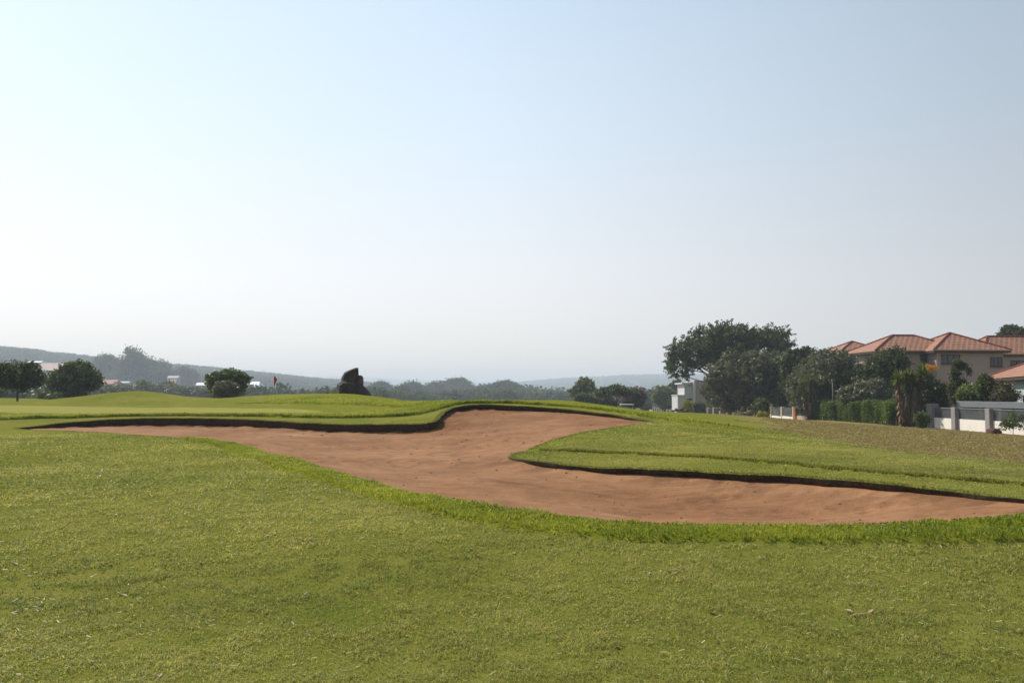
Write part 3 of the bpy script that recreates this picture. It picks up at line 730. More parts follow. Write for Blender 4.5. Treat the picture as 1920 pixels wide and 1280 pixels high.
M['leaf_bright'] = leaf_mat('leaf_bright', (0.070, 0.095, 0.018), (0.240, 0.270, 0.075), 0.35)
M['leaf_purple'] = leaf_mat('leaf_purple', (0.070, 0.055, 0.050), (0.190, 0.150, 0.125), 0.30, tcol=(1, .8, .7))
M['leaf_yellow'] = leaf_mat('leaf_yellow', (0.14, 0.15, 0.012), (0.42, 0.36, 0.03), 0.35)
M['leaf_orange'] = leaf_mat('leaf_orange', (0.45, 0.16, 0.01), (0.65, 0.36, 0.03), 0.35)
M['leaf_pinkish'] = leaf_mat('leaf_pinkish', (0.085, 0.060, 0.040), (0.22, 0.20, 0.10), 0.30)
M['leaf_far'] = leaf_mat('leaf_far', (0.020, 0.036, 0.014), (0.095, 0.120, 0.046), 0.30, 0.95)
M['yucca_leaf'] = leaf_mat('yucca_leaf', (0.040, 0.065, 0.012), (0.190, 0.220, 0.050), 0.40)
M['dead_dark'] = leaf_mat('dead_dark', (0.022, 0.018, 0.012), (0.075, 0.058, 0.036), 0.2)
M['dead_frond'] = leaf_mat('dead_frond', (0.10, 0.050, 0.020), (0.30, 0.165, 0.070), 0.25, tcol=(1, .8, .6))

def px(n, Y): return n / F * Y
def tree(name, label, cat, u, v_top, v_cb, wpx, Y, kind='bushy', leaf='leaf_green', n=9, clumps=700, per=14, size=0.22, crad=0.28, seed=1, trunk=0.16,
         base=None, depth=0.9, group=None, shell=0.5, limbs=6, bark='bark', gap=0.0, blobs=None, aspect=1.6, outward=0.0, trunk_top=None, up=0.0, spray=0.0):
    """a tree from its place in the photograph: crown from v_cb up to v_top, wpx wide, Y metres away; the trunk goes down to the ground"""
    x = WX(u, Y); zb = h1(x, Y) if base is None else base
    ztop, zcb = W(u, v_top, Y)[2], W(u, v_cb, Y)[2]
    zcb = max(zcb, zb - 0.1); h = ztop - zcb; w = px(wpx, Y)
    root = thing(name, label, cat, (x, Y, zb), group=group)
    if blobs is None: blobs = blob_set(w, w * depth, h, n, seed, kind)
    else: blobs = [(b[0] * w / 2, b[1] * w * depth / 2, b[2] * h, b[3] * w / 2, b[4] * w * depth / 2, b[5] * h) for b in blobs]
    V, Fc, t = leaf_cloud(blobs, clumps, per, size, crad, seed, shell, aspect, outward=outward, gap=gap, up=up, spray=spray)
    V[:, 2] += zcb - zb
    o = mesh_np('crown', V, Fc, M[leaf], root, tint=t)
    if trunk: make_trunk(root, (trunk_top if trunk_top else (zcb - zb) + h * 0.35), trunk, blobs, zcb - zb, M[bark], seed, limbs)
    return root

def rock_bm(pts, seed, disp=0.06, sub=3, freq=2.0, soft=True):
    bm = bmesh.new()
    for p in pts: bm.verts.new(p)
    bmesh.ops.convex_hull(bm, input=bm.verts)
    bmesh.ops.delete(bm, geom=[v for v in bm.verts if not v.link_faces], context='VERTS')
    bmesh.ops.triangulate(bm, faces=bm.faces)
    for k in range(sub):
        bmesh.ops.subdivide_edges(bm, edges=bm.edges[:], cuts=1, use_grid_fill=True)
        if k < 1 and soft: bmesh.ops.smooth_vert(bm, verts=bm.verts, factor=0.3, use_axis_x=True, use_axis_y=True, use_axis_z=True)
    bm.normal_update()
    for v in bm.verts:
        q = v.co * freq + Vector((seed * 3.1, seed * 1.7, 0))
        v.co += v.normal * disp * (mnoise.fractal(q, 1.0, 2.0, 4) )
    return bm

def rock_mat(name, dark, rust):
    m, n, l, b = new_mat(name)
    tc = n.new('ShaderNodeTexCoord')
    t = noise_n(n, l, tc.outputs['Object'], 1.8, 6, 0.65); f = noise_n(n, l, tc.outputs['Object'], 12, 6, 0.7)
    r = ramp(n, [(0.35, dark), (0.58, tuple(0.5 * (a + c) for a, c in zip(dark, rust))), (0.75, rust)]); l.new(t.outputs['Fac'], r.inputs[0])
    l.new(r.outputs[0], b.inputs['Base Color']); b.inputs['Roughness'].default_value = 0.85; b.inputs['Specular IOR Level'].default_value = 0.3
    bp = n.new('ShaderNodeBump'); bp.inputs['Strength'].default_value = 0.9; bp.inputs['Distance'].default_value = 0.08
    l.new(f.outputs['Fac'], bp.inputs['Height'])
    vo = n.new('ShaderNodeTexVoronoi'); vo.feature = 'DISTANCE_TO_EDGE'; vo.inputs['Scale'].default_value = 2.2; l.new(tc.outputs['Object'], vo.inputs['Vector'])
    vr = ramp(n, [(0.0, (0, 0, 0)), (0.06, (1, 1, 1))]); l.new(vo.outputs['Distance'], vr.inputs[0])
    b2 = n.new('ShaderNodeBump'); b2.inputs['Strength'].default_value = 1.0; b2.inputs['Distance'].default_value = 0.06
    l.new(vr.outputs[0], b2.inputs['Height']); l.new(bp.outputs[0], b2.inputs['Normal']); l.new(b2.outputs[0], b.inputs['Normal'])
    return m
M['rock'] = rock_mat('rock', (0.024, 0.021, 0.020), (0.085, 0.066, 0.054))
M['rock_brown'] = rock_mat('rock_brown', (0.05, 0.038, 0.032), (0.20, 0.115, 0.075))

# ------------------------------------------------------------------ stacked boulders on the mound
YR = 60.0
def prof(name, label, cat, outline, Y, dep, mat, seed, group=None, disp=0.05, cy=0.0, bev=0.72):
    """a boulder from its silhouette: full outline in the middle plane, narrower in front and behind"""
    pts = [W(u, v, Y) for u, v in outline]
    cx = sum(p[0] for p in pts) / len(pts); cz = sum(p[2] for p in pts) / len(pts); zb = min(p[2] for p in pts)
    L = []
    for yy, s in ((-dep, bev), (-dep * .45, .97), (0, 1.0), (dep * .5, .95), (dep, bev)):
        for p in pts: L.append(((p[0] - cx) * s, yy, (p[2] - cz) * s + (cz - zb) - (1 - s) * (cz - zb) * (0.8 if p[2] < cz else 0)))
    bm = rock_bm(L, seed, disp * 1.4, 3, 1.9, False)
    o = obj_bm(name, bm, mat, smooth=False); o.location = (cx, Y + cy, zb)
    return tag(o, label, cat, group)
prof('boulder', 'broad dark boulder on the grass mound carrying two smaller rocks', 'boulder',
     [(633,728),(634,721),(642,714),(650,712.5),(664,716),(679,719.5),(684,726),(686,731),(694,737),(697,743),(660,744),(636,743),(635,736)], YR, 0.95, M['rock'], 1, 'boulders stacked on the mound')
prof('boulder', 'pointed slab of dark rock standing topmost on the boulder pile', 'boulder',
     [(640.5,713),(642,706),(646,699),(656,694),(666,689),(670.5,689.5),(671.5,698),(671,708),(671.5,719.5),(655,716.5)], YR, 0.6, M['rock'], 2, 'boulders stacked on the mound', 0.04)
prof('boulder', 'small upright rust sided rock leaning on the right of the topmost slab', 'boulder',
     [(668,706),(671,703.5),(677,703.5),(680,707),(680.5,721.5),(669,720)], YR, 0.42, M['rock_brown'], 3, 'boulders stacked on the mound', 0.02, 0.05)
prof('rock', 'tiny dark rock alone on the mound left of the boulder pile', 'rock', [(611.5,738),(612,736),(613.5,735),(615.5,735.5),(616,738),(615,740.5),(612,740.5)], YR, 0.1, M['rock'], 4, None, 0.01)
def tuft(name, label, u, v, Y, n, h, leaf, seed, w=0.5, cat='plant'):
    x, y, _ = W(u, v, Y); z = h1(x, y)
    g = np.random.default_rng(seed); root = thing(name, label, cat, (x, y, z))
    k = n; a = g.uniform(0, 2 * math.pi, k); r = g.uniform(0, .25, k) * w; L = h * g.uniform(.5, 1.1, k); e = g.uniform(.4, 1.4, k)
    bx, by = r * np.cos(a), r * np.sin(a); tx, ty, tz = bx + np.cos(a) * L * np.cos(e), by + np.sin(a) * L * np.cos(e), L * np.sin(e)
    wd_ = h * .07; px_, py_ = -np.sin(a) * wd_, np.cos(a) * wd_
    V = np.stack([np.column_stack([bx - px_, by - py_, 0 * a]), np.column_stack([bx + px_, by + py_, 0 * a]), np.column_stack([tx, ty, tz])], 1).reshape(-1, 3)
    mesh_np('leaves', V, np.arange(k * 3).reshape(-1, 3), M[leaf], root, tint=g.uniform(0, 1, k)); return root
tuft('grass_tuft', 'small tuft of long yellowish grass at the left foot of the boulder pile', 629, 740, YR - .6, 160, 0.30, 'leaf_bright', 5, 1.4)

# ------------------------------------------------------------------ flagstick on the green
M['flag_red'] = simple('flag_red', (0.42, 0.012, 0.025), 0.7, 0.12, 8)
fx_, fy_, _ = W(511.5, 772, 41.5)
fl = thing('golf_flag', 'thin flagstick with a drooping red flag on the putting green', 'golf flag', (fx_, fy_, h1(fx_, fy_)))
fh_ = W(511.5, 703, 41.5)[2] - fl.location.z
bm = bmesh.new(); tube(bm, [(0, 0, -.1), (0, 0, fh_ * .5), (0, 0, fh_)], [.007, .0065, .006], 8); obj_bm('pole', bm, simple('pole', (0.50, 0.52, 0.42), .5, .1), fl, True)
# hanging cloth: folds gathered along the pole
nu, nv = 12, 14; V = []
for j in range(nv + 1):
    t = j / nv
    for i in range(nu + 1):
        s = i / nu
        reach = 0.15 * s * (1 - .3 * t) ; drop = 0.36 * t + 0.12 * s + 0.06 * s * s
        V.append((0.012 + reach - .10 * t * s + .02, 0.03 * math.sin(s * 9 + t * 2) * s, fh_ - 0.02 - drop))
Fq = [(j * (nu + 1) + i, j * (nu + 1) + i + 1, (j + 1) * (nu + 1) + i + 1, (j + 1) * (nu + 1) + i) for j in range(nv) for i in range(nu)]
mesh_np('flag', V, Fq, M['flag_red'], fl, smooth=True)

# ------------------------------------------------------------------ golf cart beyond the rise
M['white_paint'] = simple('white_paint', (0.72, 0.72, 0.70), 0.4, 0.05)
M['dark_rubber'] = simple('dark_rubber', (0.02, 0.02, 0.02), 0.8, 0.2)
M['maroon'] = simple('maroon', (0.16, 0.05, 0.035), 0.5, 0.1)
M['grey_metal'] = simple('grey_metal', (0.22, 0.22, 0.22), 0.5, 0.1)
gx, gy, gz = W(1175.5, 757.5, 118); gz0 = gz - 1.85
gc = thing('golf_cart', 'golf cart with a flat white roof passing beyond the rise', 'golf cart', (gx, gy, gz0))
box_obj('canopy', (-.9, .85, -.62, .62, 1.78, 1.86), M['white_paint'], gc, .03)
bm = bmesh.new(); box(bm, -1.1, 1.1, -.58, .58, .28, .62, .06); box(bm, .35, 1.15, -.56, .56, .62, .92, .08); box(bm, -1.15, -.6, -.56, .56, .62, .88, .08); obj_bm('body', bm, M['maroon'], gc)
bm = bmesh.new(); box(bm, -.5, .1, -.52, .52, .63, .80, .05); box(bm, -.58, -.45, -.52, .52, .80, 1.25, .04); obj_bm('seat', bm, M['white_paint'], gc)
for sx in (-.85, .78):
    for sy in (-.55, .55):
        bm = bmesh.new(); tube(bm, [(sx, sy, .85), (sx * .95, sy, 1.8)], [.025, .025], 6); obj_bm('post', bm, M['grey_metal'], gc)
for sx in (-.75, .8):
    for sy in (-.52, .52):
        bm = bmesh.new(); tube(bm, [(sx, sy - .09, .24), (sx, sy + .09, .24)], [.24, .24], 16); obj_bm('wheel', bm, M['dark_rubber'], gc)

# ------------------------------------------------------------------ trees and bushes on the left
tree('lollipop_tree', 'small round headed tree on a thin bare trunk, standing alone on the grass', 'tree', 33, 681.5, 731, 86, 68, 'round', 'leaf_dark', 8, 1400, 16, .13, .16, 11, .075, limbs=5, shell=.35)
tree('spreading_tree', 'wide bushy tree in front of the pink roofed house', 'tree', 138, 683.5, 740, 100, 92, 'bushy', 'leaf_green', 9, 1300, 16, .20, .24, 12, .16, blobs=[(-.1,0,.55,.55,.6,.36),(.25,0,.62,.5,.6,.36),(-.5,0,.45,.45,.5,.28),(.62,0,.45,.36,.5,.28),(.05,0,.25,.4,.4,.25),(.0,0,.8,.45,.5,.2)], spray=.5)
tree('leafy_tree', 'loose domed evergreen tree standing behind a clipped ball shrub', 'tree', 428, 697, 747, 72, 86, 'bushy', 'leaf_green', 9, 900, 14, .21, .2, 13, .12, shell=.3, spray=.5)
tree('ball_shrub', 'clipped round grey green shrub in front of the domed tree', 'shrub', 425, 717, 748, 46, 79, 'ball', 'leaf_olive', 0, 700, 16, .11, .1, 14, 0, base=W(425, 748, 79)[2], shell=.75)
# low scrub edge of the left fairway, each bush by itself
gS = random.Random(5)
for k, (u, vt, wpx, Y, lf) in enumerate([(12,730,60,200,'leaf_green'),(55,733,50,212,'leaf_green'),(80,728,52,204,'leaf_green'),(98,737,46,112,'leaf_green'),(118,735,40,108,'leaf_dark'),
        (172,728,54,262,'leaf_olive'),(200,724,56,283,'leaf_green'),(232,722,58,294,'leaf_olive'),(268,716,62,315,'leaf_green'),(-30,724,70,120,'leaf_dark'),(300,722,56,315,'leaf_olive'),(340,726,54,315,'leaf_green'),(378,728,48,315,'leaf_olive'),(474,724.5,50,346,'leaf_green'),(320,717,36,399,'leaf_green')]):
    tree('bush', ['low dark bush behind the lone round headed tree','green bush right of the lone tree trunk','taller dark bush between the lone tree and the spreading tree','small green bush under the left side of the spreading tree','low dark bush at the foot of the spreading tree',
        'grey green bush right of the spreading tree trunk','green bush below the red roofed cottage','grey bush below the small grey roofed shed','green bush beneath the tall hazy tree','dark bush at the far left edge of the picture','grey bush behind the top of the grass mound','green bush right of the grass mound top','grey bush just left of the domed tree','green bush below the grey white roof right of the domed tree','green bush below the house with the orange side'][k],
        'bush', u, vt, 756, wpx, Y, 'bushy', lf, 7, 420, 12, .0027 * Y, .0025 * Y, 100 + k, 0, group='bushes along the left fairway', base=W(u, 757, Y)[2] - .6)
# tall hazy trees further off
for k, (u, vt, vcb, wpx, Y, kind, n, lab) in enumerate([
    (254,652.5,735,92,817,'bushy',11,'tall hazy tree with open top rising above the ridge on the left'),
    (200,666,735,80,867,'bushy',9,'broad hazy tree left of the tall open topped tree'),
    (298,676,735,48,843,'bushy',8,'narrower hazy tree touching the right side of the tall open topped tree'),
    (345,689,738,52,892,'bushy',8,'hazy round tree behind the white roofed hut'),
    (710,716,755,40,744,'bushy',7,'small hazy tree right of the boulder pile'),
    (772,719,758,56,718,'bushy',8,'hazy grey green tree midway between boulder pile and the big dark round tree'),
    (856,711,757,74,817,'bushy',10,'big dark round hazy tree standing above the bunker'),
    (812,719,757,46,768,'bushy',8,'hazy tree against the left side of the big dark round tree'),
    (943,716.5,757,78,668,'umbrella',16,'wide flat domed hazy tree behind the bunker'),
    (900,726,757,44,644,'bushy',8,'lower green hazy tree between the dark round tree and the domed tree'),
    (945,737,757,44,446,'bushy',7,'low olive bush like tree in front of the wide domed tree'),
    (1000,731,755,30,744,'bushy',6,'small hazy tree right of the wide domed tree'),
    (1034,734,756,48,694,'bushy',8,'low hazy tree left of the tall feathery tree'),
    (985,733,756,40,817,'bushy',7,'pale hazy tree at the right foot of the domed tree'),
    (750,727,757,50,569,'bushy',8,'green scrubby tree behind the right slope of the mound'),
    (690,727,752,46,595,'bushy',8,'green scrubby tree just right of the boulder pile'),
    (865,742,757,60,496,'bushy',8,'low green bush in front of the big dark round tree')]):
    s_ = .0017 * Y
    tree('hazy_tree', lab, 'tree', u, vt, vcb, wpx, Y, kind, 'leaf_far', n, 1300 if wpx > 60 else 800, 14, s_, s_ * 1.5, 200 + k, .3, group='hazy trees beyond the mounds', gap=(.12 if k == 0 else 0), shell=.45)
tree('feathery_tree', 'tall feathery green tree beyond the rise, left of the flat topped thorn tree', 'tree', 1096, 710.5, 757, 56, 175, 'bushy', 'leaf_pale', 9, 1000, 14, .32, .32, 31, .16, shell=.35, spray=.5)
tree('bush', 'round green bush at the foot of the tall feathery tree', 'bush', 1097, 738, 760, 40, 160, 'bushy', 'leaf_green', 6, 400, 12, .28, .25, 32, 0, base=W(1097, 762, 160)[2])
tree('thorn_tree', 'flat topped thorn tree with forked dark trunk beside the purple tree', 'tree', 1154, 722.5, 748, 66, 140, 'umbrella', 'leaf_acacia', 16, 900, 13, .22, .26, 33, .14, limbs=9, trunk_top=2.2, shell=.3)
tree('purple_tree', 'round purple brown leaved tree behind the golf cart', 'tree', 1189, 730, 764, 42, 145, 'round', 'leaf_purple', 6, 900, 14, .22, .22, 34, .12)
tree('bush', 'small dim bush under the left side of the flat topped thorn tree', 'bush', 1132, 746, 766, 36, 160, 'bushy', 'leaf_far', 6, 300, 10, .34, .3, 35, 0, base=W(1132, 768, 160)[2])
tree('bush', 'tiny dark bush right of the purple tree', 'bush', 1211, 755, 768, 16, 260, 'bushy', 'leaf_far', 5, 150, 10, .5, .4, 36, 0, base=W(1211, 770, 260)[2])
tree('leafy_tree', 'bushy green tree left of the flat roofed white house', 'tree', 1246, 725, 766, 44, 225, 'bushy', 'leaf_pale', 9, 800, 13, .42, .42, 37, .2, spray=.5)
tree('leafy_tree', 'darker tree rising behind the left corner of the flat roofed white house', 'tree', 1270, 711, 764, 42, 240, 'bushy', 'leaf_acacia', 8, 700, 13, .48, .48, 38, .22, spray=.5)

# ------------------------------------------------------------------ trees and garden plants by the houses
def at_row(u, Y): return WX(u, Y)
ub = [(-.80,0,.26,.16,.3,.13),(-.70,.1,.44,.18,.3,.12),(-.56,-.2,.58,.18,.3,.12),(-.40,.2,.70,.20,.3,.12),(-.22,-.2,.78,.2,.3,.11),(-.02,.2,.83,.2,.3,.11),(.20,-.1,.82,.2,.3,.11),(.40,.1,.80,.19,.3,.12),(.58,-.1,.74,.18,.3,.11),(.76,.1,.70,.16,.3,.11),
      (.68,-.2,.54,.18,.3,.11),(-.52,0,.36,.24,.3,.14),(-.30,.1,.52,.26,.4,.16),(.0,0,.60,.28,.4,.16),(.3,.1,.58,.26,.4,.15),(-.72,.1,.12,.13,.2,.09),(-.92,0,.48,.07,.15,.05),(-.84,0,.62,.08,.15,.05),(-.62,0,.76,.09,.15,.05),(-.42,.1,.86,.08,.15,.06),
      (-.18,0,.92,.08,.15,.05),(.05,0,.95,.10,.15,.05),(.3,0,.93,.08,.15,.06),(.48,.1,.90,.08,.15,.06),(.66,0,.87,.08,.15,.05),(.86,0,.82,.08,.15,.06),(.94,0,.66,.06,.15,.06),(.86,0,.52,.08,.15,.06),(-.1,0,.38,.2,.3,.1)]
tree('umbrella_tree', 'very large spreading flat topped thorn tree towering over the rock heap', 'tree', 1367, 610, 716, 240, 138, 'umbrella', 'leaf_acacia', 30, 2400, 15, .24, .26, 41, .32, spray=1.2, limbs=18, trunk_top=6.0, shell=.1, depth=.8, outward=.2, aspect=2.6, gap=.55, blobs=ub)
tree('dark_tree', 'dense dark bushy tree in front of the large umbrella thorn tree', 'tree', 1404, 655, 774, 140, 124, 'bushy', 'leaf_grey', 12, 2600, 16, .28, .32, 42, .25, shell=.4, spray=.5)
tree('small_tree', 'loose leafy shrub tree between the white house and the dark bushy tree', 'tree', 1345, 716, 770, 60, 176, 'bushy', 'leaf_green', 8, 800, 13, .26, .28, 43, .1, shell=.3, spray=.5)
tree('dark_tree', 'dark round topped tree behind the gap right of the umbrella thorn tree', 'tree', 1505, 649, 770, 84, 116, 'bushy', 'leaf_dark', 9, 1500, 15, .30, .32, 44, .25, spray=.5)
tree('dark_tree', 'dark tree closing the gap behind the pale fence with dark slats', 'tree', 1468, 688, 774, 66, 140, 'bushy', 'leaf_dark', 8, 900, 14, .28, .3, 62, .2)
tree('olive_tree', 'wide grey green olive tree behind the slim garden lamp', 'tree', 1551, 658, 782, 152, 100, 'bushy', 'leaf_olive', 12, 3000, 16, .20, .26, 45, .22, shell=.45, spray=.5)
tree('dark_tree', 'dark leafy tree in front of the left end of the tiled roof', 'tree', 1665, 652, 770, 112, 91, 'bushy', 'leaf_dark', 11, 2000, 16, .20, .24, 46, .2, shell=.45, spray=.5)
tree('dark_tree', 'dark tree filling the space behind the slim garden lamp', 'tree', 1590, 690, 784, 84, 97, 'bushy', 'leaf_dark', 8, 1400, 15, .2, .24, 47, .15, spray=.5)
tree('olive_bush', 'big rounded grey green bush rising above the hedge', 'bush', 1627, 708, 792, 104, 84, 'bushy', 'leaf_olive', 9, 1700, 15, .15, .16, 48, 0, shell=.6, aspect=2.4)
tree('dark_bush', 'dark dense bush below the orange tipped creeper', 'bush', 1740, 690, 790, 58, 69, 'bushy', 'leaf_dark', 8, 1100, 14, .15, .17, 49, 0)
tree('creeper', 'bright orange flowering creeper on top of a dark bush', 'creeper', 1746, 683, 698, 24, 67.0, 'bushy', 'leaf_orange', 9, 60, 7, .09, .07, 50, 0, base=W(1747, 694, 67.5)[2] - .3)
tree('conifer', 'dark upright juniper standing before the house wall between two windows', 'tree', 1801, 672, 766, 44, 70, 'column', 'leaf_dark', 7, 900, 13, .12, .12, 51, .08, shell=.4, gap=.9, base=W(1801, 800, 70)[2],
     blobs=[(0,0,.3,.75,.75,.28),(-.1,0,.62,.6,.6,.25),(.55,0,.55,.4,.4,.26),(-.6,0,.45,.36,.4,.24),(-.2,0,.85,.3,.3,.15),(.3,0,.8,.22,.3,.13),(.7,0,.72,.2,.2,.12)])
tree('shrub', 'light green shrub with flat top left of the juniper behind the wall', 'shrub', 1757, 728, 770, 48, 72, 'bushy', 'leaf_bright', 7, 420, 11, .15, .15, 52, 0, base=W(1757, 790, 72)[2], shell=.2)
tree('shrub', 'bright yellow green shrub under the juniper behind the grey beam', 'shrub', 1823, 716, 772, 66, 66.5, 'bushy', 'leaf_bright', 8, 700, 11, .15, .15, 53, 0, base=W(1823, 790, 66.5)[2], shell=.2, gap=.8)
tree('shrub', 'pinkish brown leaved shrub against the pale end wall on the right', 'shrub', 1882, 712, 770, 60, 63.5, 'bushy', 'leaf_pinkish', 9, 800, 11, .11, .12, 54, 0, base=W(1882, 790, 63.5)[2], gap=.8, shell=.2)
tree('shrub', 'small leafy shrub touching the low tiled eave on the right', 'shrub', 1848, 700, 740, 30, 64, 'bushy', 'leaf_green', 6, 300, 10, .12, .12, 55, .03, base=W(1848, 775, 64)[2])
tree('sapling', 'thin twiggy sapling in front of the white wall panels', 'plant', 1897, 770, 806, 44, 53.5, 'bushy', 'leaf_green', 7, 120, 8, .09, .09, 56, .02, limbs=9, bark='bark_pale', shell=.3, trunk_top=.5)
tree('shrub', 'small dark shrub at the corner pier of the white panelled wall', 'shrub', 1727, 772, 801, 24, 62, 'bushy', 'leaf_green', 6, 300, 10, .1, .1, 57, 0)
tree('leafy_tree', 'tree top showing above the roofs at the right edge of the picture', 'tree', 1905, 613, 660, 62, 120, 'bushy', 'leaf_dark', 8, 900, 13, .30, .3, 58, .2, spray=.5)
tree('shrub', 'yellow green shrub with bright yellow lower leaves beside the rock heap', 'shrub', 1427, 746, 784, 32, 102, 'bushy', 'leaf_green', 6, 420, 11, .16, .16, 59, 0)
tree('flowering_plant', 'low bright yellow plant at the foot of the shrub by the rock heap', 'plant', 1428, 772, 786.5, 26, 99.5, 'bushy', 'leaf_yellow', 5, 130, 10, .14, .13, 60, 0)

# ------------------------------------------------------------------ hedges
def hedge(name, label, p0, p1, h, wdt, leaf, n, size, seed, wave=.08):
    """clipped hedge between two ground points"""
    a, b = Vector(p0), Vector(p1); d = b - a; L = d.length
    root = thing(name, label, 'hedge', tuple(a), math.atan2(d.y, d.x))
    g = np.random.default_rng(seed)
    s = g.uniform(0, L, n); f = g.uniform(size=n); zt_ = h * (1 + .06 * fbm(s * .8, s * 0, seed, 2))
    side = f < .62; top = ~side
    yy = np.where(side, -wdt / 2 - wave * fbm(s * 1.1, g.uniform(0, 1, n) * .3, seed + 2, 3) * 2 + g.normal(0, .05, n), g.uniform(-wdt / 2, wdt / 2, n))
    zz = np.where(side, zt_ * g.uniform(size=n) ** .8, zt_ + g.normal(0, .05, n))
    back = g.uniform(size=n) < .18; yy = np.where(back & side, wdt / 2, yy)
    zz += (d.z / L) * s
    p = np.column_stack([s, yy, zz]); per = 7; ci = np.repeat(np.arange(n), per); m = len(ci)
    q = p[ci] + g.normal(size=(m, 3)) * np.array([.13, .08, .13])
    nrm = g.normal(size=(m, 3)); nrm /= np.linalg.norm(nrm, axis=1)[:, None]
    A = np.cross(nrm, g.normal(size=(m, 3))); A /= np.linalg.norm(A, axis=1)[:, None]; Bv = np.cross(nrm, A)
    sz = size * g.uniform(.5, 1.3, m)[:, None]; A, Bv = A * sz, Bv * sz * .5
    V = np.stack([q - A, q - Bv, q + A, q + Bv], 1).reshape(-1, 3)
    t = np.clip(.45 + .35 * fbm(p[:, 0] * .7, p[:, 2] * .5, seed + 7, 3)[ci] + g.normal(0, .15, m), 0, 1)
    mesh_np('foliage', V, np.arange(m * 4).reshape(-1, 4), M[leaf], root, tint=t)
    for k in range(int(L / .7)):
        x = .35 + .7 * k + g.uniform(-.15, .15); z = (d.z / L) * x
        bm = bmesh.new(); tube(bm, [(x, 0, z - .2), (x + g.uniform(-.1, .1), g.uniform(-.1, .1), z + h * .7)], [.04, .02], 6)
        obj_bm('stem', bm, M['bark'], root)
    return root
def gp(u, Y, dz=0.0): x = WX(u, Y); return (x, Y, h1(x, Y) + dz)
hedge('hedge', 'long clipped bright green hedge below the big grey green bush', gp(1534, 97), gp(1690, 70.5), 1.70, 1.2, 'leaf_hedge', 9000, .085, 71, .24)
hedge('hedge', 'small square dark clipped hedge left of the white pillared fence', gp(1291, 170), gp(1312, 164), 2.2, 2.0, 'leaf_dark', 1500, .16, 72)

# ------------------------------------------------------------------ yuccas
def yucca(label, u, Y, v_base, stems, seed):
    x = WX(u, Y); zb = h1(x, Y); root = thing('yucca', label, 'yucca', (x, Y, zb)); g = np.random.default_rng(seed)
    for (uu, vv, r, dead, ln) in stems:
        top = Vector((px(uu - u, Y), g.uniform(-.4, .4), W(uu, vv, Y)[2] - zb)); b = Vector((top.x * .55, top.y * .5, -.2))
        bm = bmesh.new(); mid = b.lerp(top, .5) + Vector((g.uniform(-.08, .08), 0, 0)); tube(bm, [b, mid, top], [r * 1.2, r, r * .8], 8); obj_bm('stem', bm, M['bark'], root, True)
        def swords(name, c, n, L, e0, e1, wd_, mat, spread=0.1, line=None):
            a = g.uniform(0, 2 * math.pi, n); e = g.uniform(e0, e1, n); L = L * g.uniform(.7, 1.15, n)
            base = np.array([c] * n) + g.normal(0, spread, (n, 3)) * np.array([.5, .5, 1]) if line is None else line
            di = np.column_stack([np.cos(a) * np.cos(e), np.sin(a) * np.cos(e), np.sin(e)]); sd_ = np.column_stack([-np.sin(a), np.cos(a), 0 * a]) * wd_
            mid_ = base + di * (L * .5)[:, None]; tip = base + di * L[:, None]; tip[:, 2] -= .10 * L * np.cos(e)
            V = np.stack([base - sd_ * .6, base + sd_ * .6, mid_ + sd_, mid_ - sd_, tip], 1).reshape(-1, 3)
            k = np.arange(n)[:, None] * 5
            mesh_np(name, V, np.concatenate([k + np.array([[0, 1, 2]]), k + np.array([[0, 2, 3]]), k + np.array([[3, 2, 4]])]), mat, root, tint=np.tile(g.uniform(0, 1, n), 3))
        swords('leaf_head', top, 150, ln, -.6, 1.45, .055, M['yucca_leaf'])
        if True:
            n = 260 if dead else 150; f = g.uniform(.15, .95, n)[:, None]; line = np.array(b)[None] * (1 - f) + np.array(top)[None] * f
            swords('dead_fronds', top, n, .6, -1.5, -.7, .055, M['dead_frond'] if dead else M['dead_dark'], line=line)
    return root
yucca('tall yucca with shaggy brown trunk and spiky heads at the right end of the hedge', 1700, 66.5, 796, [(1684,713,.16,True,.85),(1703,709,.2,False,.85),(1728,700,.16,False,.95),(1712,722,.25,False,.8)], 81)
yucca('smaller spiky yucca between the pale fence and the clipped hedge', 1525, 94.5, 785, [(1522,716,.16,False,1.0),(1506,722,.14,False,.8),(1512,744,.14,True,.8),(1532,726,.2,False,.9)], 82)
tree('dark_bush', 'dark undergrowth filling the foot of the tall yucca', 'bush', 1716, 716, 800, 50, 69.8, 'bushy', 'leaf_dark', 8, 900, 14, .15, .17, 83, 0)
tree('dark_bush', 'dark undergrowth below the smaller yucca beside the hedge', 'bush', 1521, 726, 788, 42, 99.5, 'bushy', 'leaf_dark', 7, 700, 14, .18, .2, 84, 0)

# ------------------------------------------------------------------ garden lamp, rock heaps, stones
lx, ly, lz = W(1561.5, 752, 92.5); lg = h1(lx, ly)
lamp = thing('garden_lamp', 'slim pale garden lamp post rising behind the hedge', 'lamp post', (lx, ly, lg))
lt = W(1561.5, 711, 92.5)[2] - lg
bm = bmesh.new(); tube(bm, [(0, 0, -.1), (.02, 0, lt * .5), (0, 0, lt - .15)], [.06, .05, .05], 8); obj_bm('post', bm, M['bark_pale'], lamp, True)
bm = bmesh.new(); tube(bm, [(0, 0, lt - .17), (0, 0, lt - .1), (0, 0, lt)], [.09, .14, .12], 10); obj_bm('lamp_head', bm, M['grey_metal'], lamp)

